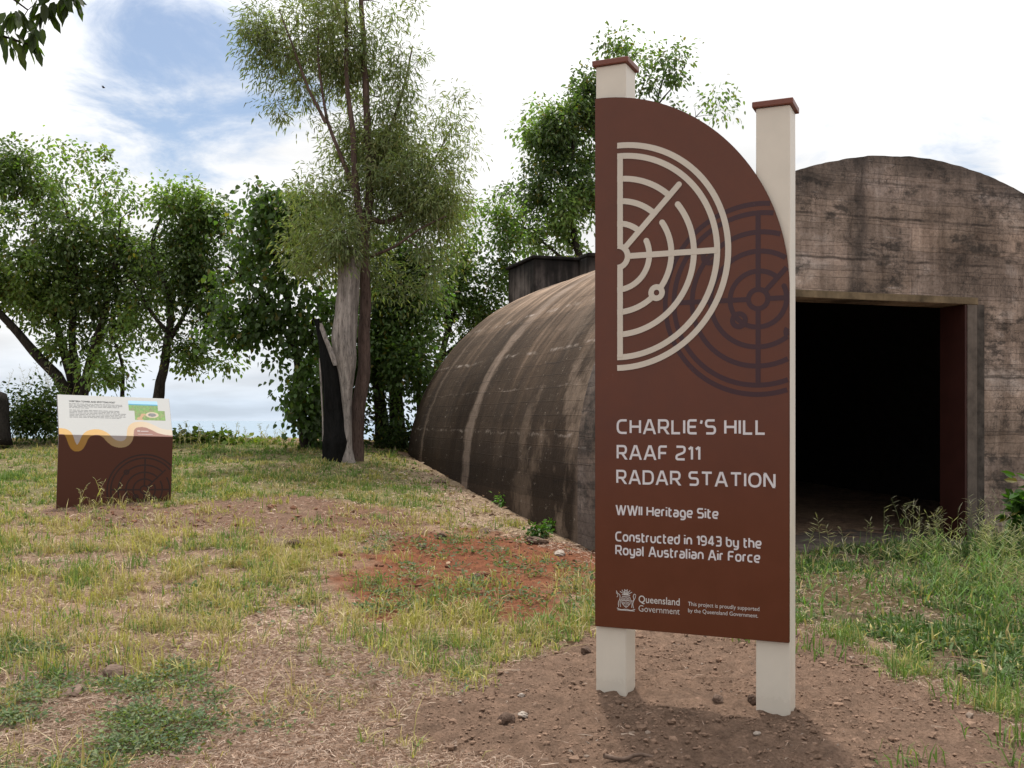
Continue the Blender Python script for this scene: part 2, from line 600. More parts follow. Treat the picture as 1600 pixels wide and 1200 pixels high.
# ------------------------------------------------------------------ ground
def ground():
    def axis(segs):
        out = []
        for a, b, st in segs:
            n = max(1, int(round((b - a) / st)))
            out.append(np.linspace(a, b, n, endpoint=False))
        out.append([segs[-1][1]])
        return np.concatenate(out)
    xs = axis([(-300, -60, 40), (-60, -20, 5), (-20, -10, .6), (-10, -4, .08), (-4, 4.2, .032), (4.2, 9, .08), (9, 16, .5), (16, 60, 5), (60, 300, 40)])
    ys = axis([(-60, -10, 10), (-10, 2, 1), (2, 3.9, .1), (3.9, 8, .03), (8, 13, .05), (13, 24, .1), (24, 40, 1), (40, 400, 20)])
    X, Y = np.meshgrid(xs, ys)
    Z = gz(X, Y)
    zn = zones(X, Y)
    Z = Z + relief(X, Y, zn)
    V = np.stack([X, Y, Z], -1).reshape(-1, 3)
    nx, ny = len(xs), len(ys)
    i = (np.arange(ny - 1)[:, None] * nx + np.arange(nx - 1)[None, :]).ravel()
    F = np.stack([i, i + 1, i + nx + 1, i + nx], -1)
    # colours: real soil / straw / turf albedo
    def c(t): return np.array(t)[None, None, :]
    n1 = fbm(X * 3, Y * 3, 21)[..., None]
    n2 = fbm(X * 20, Y * 20, 22, 3)[..., None]
    soil = c((.105, .062, .042)) * (.7 + .6 * n2)
    turf = c((.30, .205, .140)) * (.7 + .6 * n2)
    pale = c((.34, .235, .170)) * (.75 + .5 * n2)
    col = turf * (1 - sstep(n1, .42, .62)) + (pale * .55 + soil * .45) * sstep(n1, .42, .62)
    def mixc(colr, k, w=1.0):
        nonlocal col
        m = zn[k][..., None] * w
        col = col * (1 - m) + colr * m
    mixc(c((.16, .16, .065)) * (.6 + .8 * n2), 'back', .75)
    mixc(c((.33, .245, .165)) * (.75 + .5 * n2), 'bank', .9)
    mixc(c((.16, .088, .058)) * (.7 + .6 * n2), 'brown', .85)
    mixc(c((.18, .112, .080)) * (.7 + .6 * n2), 'dirt2', .9)
    mixc(c((.195, .073, .037)) * (.6 + .8 * n2), 'red', .92)
    mixc(c((.20, .085, .046)) * (.65 + .7 * n2), 'red2', .9)
    mixc(c((.36, .245, .185)) * (.75 + .5 * n2), 'straw', .95)
    mixc(c((.14, .10, .065)) * (.6 + .8 * n2), 'weeds', .8)
    mixc(c((.10, .085, .045)) * (.6 + .8 * n2), 'greenr', .8)
    mixc(c((.196, .128, .091)) * (.72 + .56 * n2), 'dirt', 1.0)
    me = np_mesh('ground', V, [F], col.reshape(-1, 3), smooth=True)
    m, nt, out = new_mat('soil_and_straw')
    a = nd(nt, 'ShaderNodeAttribute', attribute_name='Col')
    g = nd(nt, 'ShaderNodeNewGeometry')
    f1 = noise(nt, g.outputs['Position'], 60, 6, 0.75)
    f2 = noise(nt, g.outputs['Position'], 9, 5, 0.6)
    cc = mixrgb(nt, 1.0, a.outputs['Color'], ramp(nt, f1, [(0.28, (.5, .48, .46)), (0.5, (1, 1, 1)), (0.75, (1.5, 1.5, 1.5))]), 'MULTIPLY')
    cc = mixrgb(nt, 0.7, cc, ramp(nt, f2, [(0.3, (.7, .7, .7)), (0.7, (1.25, 1.22, 1.2))]), 'MULTIPLY')
    principled(nt, out, cc, 0.95, 0.1, bump(nt, mth(nt, 'ADD', f1, mth(nt, 'MULTIPLY', noise(nt, g.outputs['Position'], 150, 4, .7), .5)), 1.0, 0.022))
    o = link('ground', me, m)
    tag(o, kind='structure')
    # sea far below, to the horizon
    r, n = 42000, 96
    Vs = [(0, 0, -70)] + [(r * math.cos(2 * math.pi * k / n), r * math.sin(2 * math.pi * k / n), -70) for k in range(n)]
    Fs = [(0, k + 1, (k + 1) % n + 1) for k in range(n)]
    ms, nt, out = new_mat('sea_water')
    g = nd(nt, 'ShaderNodeNewGeometry')
    w = noise(nt, g.outputs['Position'], 0.02, 4)
    cw = ramp(nt, noise(nt, g.outputs['Position'], 0.0008, 4), [(.35, (.215, .275, .335)), (.65, (.24, .30, .36))])
    principled(nt, out, cw, 0.6, 0.04, bump(nt, w, 0.15, 1.0))
    tag(link('sea', np_mesh('sea', Vs, [Fs]), ms), kind='structure')


# ------------------------------------------------------------------ flat ribbons (drawn lines with real thickness)
def ribbon(acc, pts, w, y0, y1, closed=False, round_ends=(False, False), wl=None):
    """pts in the sign plane (x, z); y0 back, y1 front (more negative = nearer)"""
    P = np.array(pts, float)
    keep = np.ones(len(P), bool)
    keep[1:] = np.linalg.norm(np.diff(P, axis=0), axis=1) > w * .02
    P = P[keep]
    if closed and len(P) > 3 and np.linalg.norm(P[0] - P[-1]) < w * .02:
        P = P[:-1]
    n = len(P)
    if closed:
        prv, nxt = np.roll(P, 1, 0), np.roll(P, -1, 0)
    else:
        prv = np.vstack([2 * P[0] - P[1], P[:-1]])
        nxt = np.vstack([P[1:], 2 * P[-1] - P[-2]])
    d1 = P - prv
    d2 = nxt - P
    d1 /= np.linalg.norm(d1, axis=1)[:, None] + 1e-12
    d2 /= np.linalg.norm(d2, axis=1)[:, None] + 1e-12
    n1 = np.stack([-d1[:, 1], d1[:, 0]], 1)
    n2 = np.stack([-d2[:, 1], d2[:, 0]], 1)
    m = n1 + n2
    m /= np.linalg.norm(m, axis=1)[:, None] + 1e-12
    k = 1 / np.clip((m * n1).sum(1), 0.45, 1)
    off = m * (w / 2 * k)[:, None]
    L, R = P + off, P - off
    V = np.zeros((n * 4, 3))
    for j, (A, y) in enumerate(((L, y1), (R, y1), (L, y0), (R, y0))):
        V[j * n:(j + 1) * n, 0] = A[:, 0]
        V[j * n:(j + 1) * n, 1] = y
        V[j * n:(j + 1) * n, 2] = A[:, 1]
    i = np.arange(n if closed else n - 1)
    j = (i + 1) % n
    F = [np.stack([i, i + n, j + n, j], 1)]
    if abs(y0 - y1) > 0.002:
        F += [np.stack([i, j, j + 2 * n, i + 2 * n], 1), np.stack([i + n, i + 3 * n, j + 3 * n, j + n], 1)]
        if not closed:
            F += [np.array([[0, 2 * n, 3 * n, n]]), np.array([[n - 1, 2 * n - 1, 4 * n - 1, 3 * n - 1]])]
        acc.add(V, np.concatenate(F))
    else:
        acc.add(V[:2 * n], F[0])
    for flag, c in zip(round_ends, (P[0], P[-1])):
        if flag:
            disc(acc, c, w / 2, y0, y1 - 0.0002)


def disc(acc, c, r, y0, y1, n=20):
    a = np.linspace(0, 2 * np.pi, n, endpoint=False)
    ring = np.stack([c[0] + r * np.cos(a), np.full(n, y1), c[1] + r * np.sin(a)], 1)
    V = np.vstack([ring, [[c[0], y1, c[1]]]])
    i = np.arange(n)
    acc.add(V, np.stack([np.full(n, n), i, (i + 1) % n], 1))
    if abs(y0 - y1) > 0.002:
        back = ring.copy()
        back[:, 1] = y0
        acc.add(np.vstack([ring, back]), np.stack([i, i + n, (i + 1) % n + n, (i + 1) % n], 1))


def arc(c, r, a0, a1, n=None):
    n = n or max(6, int(abs(a1 - a0) / 4))
    a = np.radians(np.linspace(a0, a1, n + 1))
    return np.stack([c[0] + r * np.cos(a), c[1] + r * np.sin(a)], 1)


def rounded(pts, r, closed=False):
    """round the inner corners of a polyline"""
    P = [np.array(p, float) for p in pts]
    if r <= 0:
        return np.array(P)
    out = []
    n = len(P)
    for i, p in enumerate(P):
        if not closed and i in (0, n - 1):
            out.append(p)
            continue
        a, b = P[i - 1], P[(i + 1) % n]
        la, lb = np.linalg.norm(a - p), np.linalg.norm(b - p)
        q = min(r, la * 0.5, lb * 0.5)
        s, e = p + (a - p) / la * q, p + (b - p) / lb * q
        for t in np.linspace(0, 1, 6):
            out.append((1 - t) ** 2 * s + 2 * t * (1 - t) * p + t * t * e)
    return np.array(out)


# glyphs: (width, [(points, corner radius, closed)]); box 0..1 in x and 0..1 in z is the cap height
def GL():
    X = 0.72                                    # x-height
    g = {}
    g['C'] = (.74, [([(1, 1), (0, 1), (0, 0), (1, 0)], .34, 0)])
    g['H'] = (.76, [([(0, 0), (0, 1)], 0, 0), ([(1, 0), (1, 1)], 0, 0), ([(0, .5), (1, .5)], 0, 0)])
    g['A'] = (.88, [([(0, 0), (.46, 1)], 'd', 0), ([(.54, 1), (1, 0)], 'd', 0), ([(.2, .28), (.8, .28)], 0, 0)])
    g['R'] = (.74, [([(0, 0), (0, 1), (.95, 1), (.95, .42), (0, .42)], .0, 0, .26), ([(.5, .42), (1, 0)], 'd', 0)])
    g['L'] = (.60, [([(0, 1), (0, 0), (1, 0)], .0, 0)])
    g['I'] = (.0, [([(0, 0), (0, 1)], 0, 0)])
    g['E'] = (.64, [([(1, 1), (0, 1), (0, 0), (1, 0)], .12, 0), ([(0, .5), (.9, .5)], 0, 0)])
    g['F'] = (.62, [([(1, 1), (0, 1), (0, 0)], .12, 0), ([(0, .48), (.9, .48)], 0, 0)])
    g['S'] = (.68, [([(.97, 1), (0, 1), (0, .52), (1, .52), (1, 0), (.02, 0)], .22, 0)])
    g['D'] = (.78, [([(0, 0), (0, 1), (1, 1), (1, 0)], .0, 1, .36)])
    g['T'] = (.80, [([(0, 1), (1, 1)], 0, 0), ([(.5, 0), (.5, 1)], 0, 0)])
    g['O'] = (.86, [([(0, 0), (0, 1), (1, 1), (1, 0)], .38, 1)])
    g['N'] = (.76, [([(0, 0), (0, 1)], 0, 0), ([(.04, 1), (.96, 0)], 'd', 0), ([(1, 0), (1, 1)], 0, 0)])
    g['W'] = (1.26, [([(0, 1), (.25, 0)], 'd', 0), ([(.27, 0), (.49, 1)], 'd', 0), ([(.51, 1), (.73, 0)], 'd', 0), ([(.75, 0), (1, 1)], 'd', 0)])
    g['2'] = (.66, [([(0, 1), (1, 1), (1, .56), (0, .3), (0, 0), (1, 0)], .26, 0)])
    g['1'] = (.26, [([(0, .80), (.9, 1)], 'd2', 0), ([(1, 0), (1, 1)], 0, 0)])
    g['9'] = (.64, [([(1, .42), (0, .42), (0, 1), (1, 1), (1, 0), (.1, 0)], .28, 0)])
    g['4'] = (.72, [([(.74, 0), (.74, 1)], 0, 0), ([(.70, 1), (.04, .26)], 'd', 0), ([(0, .24), (1.05, .24)], 0, 0)])
    g['3'] = (.62, [([(.02, 1), (1, 1), (1, .52), (.25, .52)], .22, 0), ([(.9, .52), (1, .5), (1, 0), (0, 0)], .22, 0)])
    g["'"] = (.08, [([(.9, 1), (.1, .74)], 0, 0)])
    g['e'] = (.58, [([(.96, 0), (0, 0), (0, X), (1, X), (1, X * .46), (0, X * .46)], .24, 0)])
    g['r'] = (.32, [([(0, 0), (0, X), (1, X)], .18, 0)])
    g['i'] = (.0, [([(0, 0), (0, X)], 0, 0), ([(0, .93), (0, 1.05)], 0, 0)])
    g['t'] = (.36, [([(.15, 1), (.15, 0), (1, 0)], .2, 0), ([(.15, X), (1, X)], 0, 0)])
    g['a'] = (.56, [([(.06, X), (1, X), (1, 0), (0, 0), (0, X * .54), (1, X * .54)], .18, 0)])
    g['g'] = (.60, [([(1, 0), (0, 0), (0, X), (1, X), (1, -.3), (.04, -.3)], .2, 0)])
    g['o'] = (.62, [([(0, 0), (0, X), (1, X), (1, 0)], .26, 1)])
    g['n'] = (.58, [([(0, 0), (0, X), (1, X), (1, 0)], .2, 0)])
    g['s'] = (.50, [([(.96, X), (0, X), (0, X * .52), (1, X * .52), (1, 0), (.02, 0)], .15, 0)])
    g['u'] = (.58, [([(0, X), (0, 0), (1, 0), (1, X)], .2, 0)])
    g['c'] = (.52, [([(1, X), (0, X), (0, 0), (1, 0)], .24, 0)])
    g['d'] = (.60, [([(1, X), (0, X), (0, 0), (1, 0), (1, 1.05)], .2, 0)])
    g['b'] = (.60, [([(0, 1.05), (0, 0), (1, 0), (1, X), (0, X)], .2, 0)])
    g['y'] = (.58, [([(0, X), (0, 0), (1, 0)], .2, 0), ([(1, X), (1, -.3), (.06, -.3)], .2, 0)])
    g['h'] = (.58, [([(0, 0), (0, 1.05)], 0, 0), ([(0, X), (1, X), (1, 0)], .2, 0)])
    g['l'] = (.10, [([(0, 1.05), (0, 0), (1, 0)], .05, 0)])
    return g


GLY = GL()


def stroke_text(s, x0, z0, cap, width, thick, yf):
    """draw the word with baseline at z0 starting at x0; stretched to the given width"""
    T = thick
    pen, items, word, accs = 0.0, [], 0, []
    gapk = .27 if s.upper() == s else .235
    for ch in s:
        if ch == ' ':
            pen += .46
            word += 1
            continue
        w, paths = GLY[ch]
        items.append((pen, w, paths, word))
        pen += w + T + gapk - .1
    pen -= gapk - .1
    kx = width / pen
    zoff = 0
    for p, w, paths, wd_ in items:
        while len(accs) <= wd_:
            accs.append(Acc())
        acc = accs[wd_]
        for path in paths:
            pts, r, closed = path[0], path[1], path[2]
            if r == 'd':
                (u0, v0), (u1, v1) = pts
                zz = [(0 if v == 0 else 1 if v == 1 else T / 2 + v * (1 - T)) for v in (v0, v1)]
                xx = [(T / 2 + p + u * w) * kx / cap for u in (u0, u1)]
                hh = T / 2 * math.sqrt(1 + ((xx[1] - xx[0]) / (zz[1] - zz[0])) ** 2)
                zoff += 1
                yy = yf - .00012 * (1 + zoff % 4)
                q = [(x0 + (xx[0] - hh) * cap, yy, z0 + zz[0] * cap), (x0 + (xx[0] + hh) * cap, yy, z0 + zz[0] * cap),
                     (x0 + (xx[1] + hh) * cap, yy, z0 + zz[1] * cap), (x0 + (xx[1] - hh) * cap, yy, z0 + zz[1] * cap)]
                acc.add(q, [(0, 1, 2, 3)] if zz[1] > zz[0] else [(3, 2, 1, 0)])
                continue
            if r == 'd2':
                r = 0
            Q = [((T / 2 + p + u * w), T / 2 + v * (1 - T)) for u, v in pts]
            if len(path) > 3:                    # round only the right-hand corners
                mid = p + w * .5
                R = []
                for i, q in enumerate(Q):
                    if q[0] > mid + T / 2 and 0 < i < len(Q) - (0 if closed else 1):
                        a, b = Q[i - 1], Q[(i + 1) % len(Q)]
                        R += [tuple(v) for v in rounded([a, q, b], path[3] * 1.4)[1:-1]]
                    else:
                        R.append(q)
                Q = R
            else:
                Q = rounded(Q, r * 1.5, bool(closed))
            Q = [(x0 + u * kx, z0 + v * cap) for u, v in Q]
            zoff += 1
            ribbon(acc, Q, T * cap, yf, yf - .00012 * (1 + zoff % 4), bool(closed))
    return accs


def font_text(s, size, bold=0.0):
    cu = bpy.data.curves.new('lettering', 'FONT')
    cu.body = s
    cu.size = size
    cu.offset = bold
    cu.resolution_u = 3
    o = bpy.data.objects.new('lettering', cu)
    COL.objects.link(o)
    bpy.context.view_layer.update()
    dg = bpy.context.evaluated_depsgraph_get()
    me = bpy.data.meshes.new_from_object(o.evaluated_get(dg))
    bpy.data.objects.remove(o)
    bpy.data.curves.remove(cu)
    v = np.zeros(len(me.vertices) * 3)
    me.vertices.foreach_get('co', v)
    return me, v.reshape(-1, 3)


def font_on(s, x0, x1, z0, cap, yf, mat, parent, name, bold=0.0):
    me, v = font_text(s, 1.0, bold)
    kx = (x1 - x0) / (v[:, 0].max() - v[:, 0].min())
    kz = cap / 0.727
    w = np.zeros_like(v)
    w[:, 0] = x0 + (v[:, 0] - v[:, 0].min()) * kx
    w[:, 1] = yf
    w[:, 2] = z0 + v[:, 1] * kz
    me.vertices.foreach_set('co', w.ravel())
    me.update()
    me.materials.clear()
    return link(name, me, mat, parent)


# ------------------------------------------------------------------ the heritage sign
SA = math.atan(0.4507)
SU = np.array([math.cos(SA), -math.sin(SA)])
S0 = np.array([0.457, 5.58])
PW, PS = 0.171, 0.8635


def pin(px, py):
    k = (px - HX) / FPX
    s = (k * S0[1] - S0[0]) / (SU[0] - k * SU[1])
    Y = S0[1] + s * SU[1]
    return s, EYE + (HY - py) / FPX * Y


def heritage_sign():
    root = empty('heritage_sign', (S0[0], S0[1], 0.0), -SA)
    tag(root, 'tall brown heritage sign with a rounded corner on two cream posts', 'sign')
    W = PS + PW
    for x0, top in ((0.0, 3.418), (PS, 3.085)):
        bm_V, bm_F = box_v(x0, x0 + PW, 0, PW, -0.35, top)
        me = np_mesh('post', bm_V, [bm_F])
        bevel_mesh(me, 0.006, 2)
        link('post', me, M_CREAM, root)
        V, F = box_v(x0 - .017, x0 + PW + .017, -.017, PW + .017, top + .001, top + .031)
        me = np_mesh('post_cap', V, [F])
        bevel_mesh(me, 0.004, 2)
        link('post_cap', me, M_CAP, root)
    # panel with a quarter-ellipse corner
    prof = [(931.5, 156), (960, 155.6), (977, 156), (1004, 158.3), (1030, 162), (1056, 169), (1080, 178), (1106, 191), (1130, 206.5), (1155, 227),
            (1175, 248), (1192, 271), (1212, 305), (1226, 340), (1235, 370), (1241.5, 408), (1243.5, 450)]
    top = [pin(*p) for p in prof]
    # smooth fit: superellipse through the profile
    zt, zs, xr = pin(932, 156)[1], pin(1243.5, 452)[1], W
    cur = []
    for k in range(41):
        a = math.pi / 2 * (1 - k / 40)
        cur.append((0.003 + (xr - .003) * math.cos(a) ** (2 / 2.0), zs + (zt - zs) * math.sin(a) ** (2 / 2.0)))
    zb = .377
    outline = cur + [(W, zb), (.003, zb)]
    n = len(outline)
    yf, yb = -.024, -.004
    bm = bmesh.new()
    f = [bm.verts.new((x, yf, z)) for x, z in outline]
    b = [bm.verts.new((x, yb, z)) for x, z in outline]
    bm.faces.new(f[::-1])
    bm.faces.new(b)
    for i in range(n):
        j = (i + 1) % n
        bm.faces.new((f[i], f[j], b[j], b[i]))
    bmesh.ops.recalc_face_normals(bm, faces=bm.faces)
    ed = [e for e in bm.edges if e.is_manifold and abs(e.calc_face_angle(0)) > 1.2]
    bmesh.ops.bevel(bm, geom=ed, offset=.003, segments=2, affect='EDGES')
    me = bpy.data.meshes.new('panel')
    bm.to_mesh(me)
    bm.free()
    panel = link('panel', me, M_BROWN, root)
    # ghost emblem printed on the panel
    gh = Acc()
    cx, cz = pin(1186, 468)
    R = [.484, .437, .340, .243, .142]
    w = .025
    y = yf - .0008
    k = 0

    def rb(pts, closed=False, ends=(False, False)):
        nonlocal k
        k += 1
        P = [p for p in np.array(pts)]
        # clip at the panel's right edge and rounded corner
        run = []
        xlim = lambda z: W - .004 if z < zs else .003 + (W - .003) * math.sqrt(max(0, 1 - ((z - zs) / (zt - zs)) ** 2)) - .004
        if closed:
            P = P + [P[0]]
        for p in P:
            if p[0] + w * .1 <= xlim(p[1]):
                run.append(p)
            else:
                if len(run) > 1:
                    ribbon(gh, run, w, y, y - .0001 * k, False, ends)
                run = []
        if len(run) > 1:
            ribbon(gh, run, w, y, y - .0001 * k, False, ends)
    c = (cx, cz)
    rb(arc(c, R[0], 0, 360, 600))
    rb(arc(c, R[1], 0, 360, 600))
    rb(arc(c, R[2], 48, 395, 500))
    rb(arc(c, R[3], 48, 392, 400))
    rb(arc(c, R[4], 48, 385, 200), ends=(False, True))
    rb(arc(c, .049, 0, 360, 40))
    for a in (90, 180, 270, 0):
        u = np.array([math.cos(math.radians(a)), math.sin(math.radians(a))])
        rb([np.array(c) + u * (.055 + t * (R[1] - .06)) for t in np.linspace(0, 1, 120)])
    u = np.array([math.cos(math.radians(47)), math.sin(math.radians(47))])
    rb([np.array(c) + u * (.055 + t * .38) for t in np.linspace(0, 1, 120)])
    for a, r in ((137, R[2]), (227, R[4]), (-45, R[3])):
        q = (cx + r * math.cos(math.radians(a)), cz + r * math.sin(math.radians(a)))
        rb(arc(q, .033, 0, 360, 40))
    gh.build('printed_emblem', M_GHOST, panel)
    # raised half-round emblem
    em = Acc()
    c = (pin(967, 404)[0], 2.372)
    w = .0305
    R = [.597, .540, .418, .298, .178]
    y0, y1 = yf + .001, yf - .0045
    k = [0]

    def eb(pts, closed=False, ends=(False, False)):
        k[0] += 1
        ribbon(em, pts, w, y0, y1 - .00012 * k[0], closed, ends)
    xo = w / 2 + .001
    def half(r):                                 # start and stop flush with the vertical bar
        return arc(c, r, 90, -90, 64)
    eb(half(R[0]))
    eb(half(R[1]))
    gapd = .066
    dg = 46.5
    for r in R[2:]:
        eb(arc(c, r, 90, dg, 24))
        a = dg - math.degrees(math.asin(gapd / r))
        if abs(r - R[3]) < 1e-6:
            eb(arc(c, r, a, -37.5, 30), ends=(True, False))
            eb(arc(c, r, -48.5, -90, 20))
        else:
            eb(arc(c, r, a, -90, 40), ends=(True, False))
    eb(arc(c, .0585, 88, -88, 30))
    q = (c[0] + R[3] * math.cos(math.radians(-43)), c[1] + R[3] * math.sin(math.radians(-43)))
    k[0] += 1
    ribbon(em, arc(q, .030, 0, 360, 28)[:-1], .029, y0, y1 - .00012 * k[0], True)
    eb([(c[0] + xo, c[1] + R[1]), (c[0] + xo, c[1] + .058)])
    eb([(c[0] + xo, c[1] - .058), (c[0] + xo, c[1] - R[1])])
    u = np.array([math.cos(math.radians(dg)), math.sin(math.radians(dg))])
    eb([np.array(c) + u * .062, np.array(c) + u * .492], ends=(False, True))
    eb([(c[0] + .062, c[1]), (c[0] + R[1], c[1])])
    em.build('raised_emblem', M_EMBLEM, panel)
    # lettering
    yt = yf - .0012
    lines = [("CHARLIE'S HILL", (966, 678), (1198, 678), 655, 'lettering', .152),
             ('RAAF 211', (966, 717.5), (1096, 719), 695, 'lettering', .152),
             ('RADAR STATION', (965.5, 755.5), (1213, 761), 733.5, 'lettering', .152),
             ('WWII Heritage Site', (964.5, 804), (1124, 808.5), 788.5, 'lettering', .165),
             ('Constructed in 1943 by the', (964, 845), (1191, 855.5), 829.5, 'lettering', .16),
             ('Royal Australian Air Force', (964, 866), (1189, 878), 850.5, 'lettering', .16)]
    for s, p0, p1, ytop, nm, th in lines:
        x0, z0 = pin(*p0)
        x1 = pin(*p1)[0]
        cap = pin(p0[0], ytop)[1] - z0
        for ac in stroke_text(s, x0, z0, cap, x1 - x0, th, yt):
            ac.build(nm, M_LETTER, panel)
    # government crest and small print
    def ft(s, a, b, ytop, nm, bold):
        x0, z0 = pin(*a)
        x1 = pin(*b)[0]
        font_on(s, x0, x1, z0, pin(a[0], ytop)[1] - z0, yt, M_FINE, panel, nm, bold)
    ft('Queensland', (1000, 940), (1064, 943), 928.5, 'lettering', .010)
    ft('Government', (1000, 954), (1064, 957), 943.5, 'lettering', -.004)
    ft('This project is proudly supported', (1077, 945), (1188, 951), 938.5, 'lettering', .002)
    ft('by the Queensland Government.', (1077, 955.3), (1186, 962), 948.8, 'lettering', .002)
    cr = Acc()
    x0, zc0 = pin(964.5, 952)
    x1, zc1 = pin(996.5, 919)
    cw, chh = x1 - x0, zc1 - zc0
    k = 0

    def cl(pts, wd=.0032, closed=False, r=.0):
        nonlocal k
        k += 1
        Q = rounded(pts, r, closed) if r else np.array(pts, float)
        Q = np.stack([x0 + Q[:, 0] * cw, zc0 + Q[:, 1] * chh], 1)
        ribbon(cr, Q, wd, yt, yt - .00008 * k, closed)
    cl([(.30, .62), (.70, .62), (.70, .32), (.5, .14), (.30, .32)], .0034, True, .06)       # shield
    cl([(.32, .45), (.68, .45)], .003)
    cl([(.5, .62), (.5, .18)], .003)
    cl([(.06, .10), (.25, .03), (.5, .08), (.75, .03), (.94, .10)], .004, False, .1)         # ribbon
    cl([(.08, .02), (.92, .02)], .003)
    cl([(.02, .86), (.10, .74), (.20, .70), (.22, .52), (.12, .36), (.14, .14)], .0036, False, .1)   # deer
    cl([(.02, .78), (.12, .66), (.06, .58)], .003, False, .05)
    cl([(.26, .5), (.20, .34), (.24, .16)], .0032, False, .1)
    cl([(.98, .72), (.90, .78), (.84, .66), (.90, .5), (.82, .36), (.86, .14)], .0036, False, .1)   # bird
    cl([(.97, .7), (.92, .52), (.80, .44)], .003, False, .1)
    cl([(.76, .5), (.80, .34), (.77, .16)], .0032, False, .1)
    cl([(.30, .70), (.70, .70)], .004)                                                       # crown and plumes
    for a in (-60, -36, -12, 12, 36, 60):
        u, v = math.sin(math.radians(a)), math.cos(math.radians(a))
        cl([(.5 + .08 * u, .72), (.5 + .22 * u, .72 + .14 * v), (.5 + .34 * u, .72 + .24 * v)], .0036, False, .05)
    cl(arc((.5, .84), .07, 0, 360, 14)[:-1], .0034, True)
    for a, b in ((.40, .52), (.60, .52), (.40, .34), (.60, .34)):
        cl(arc((a, b), .045, 0, 360, 10)[:-1], .0026, True)
    cr.build('crest', M_FINE, panel)


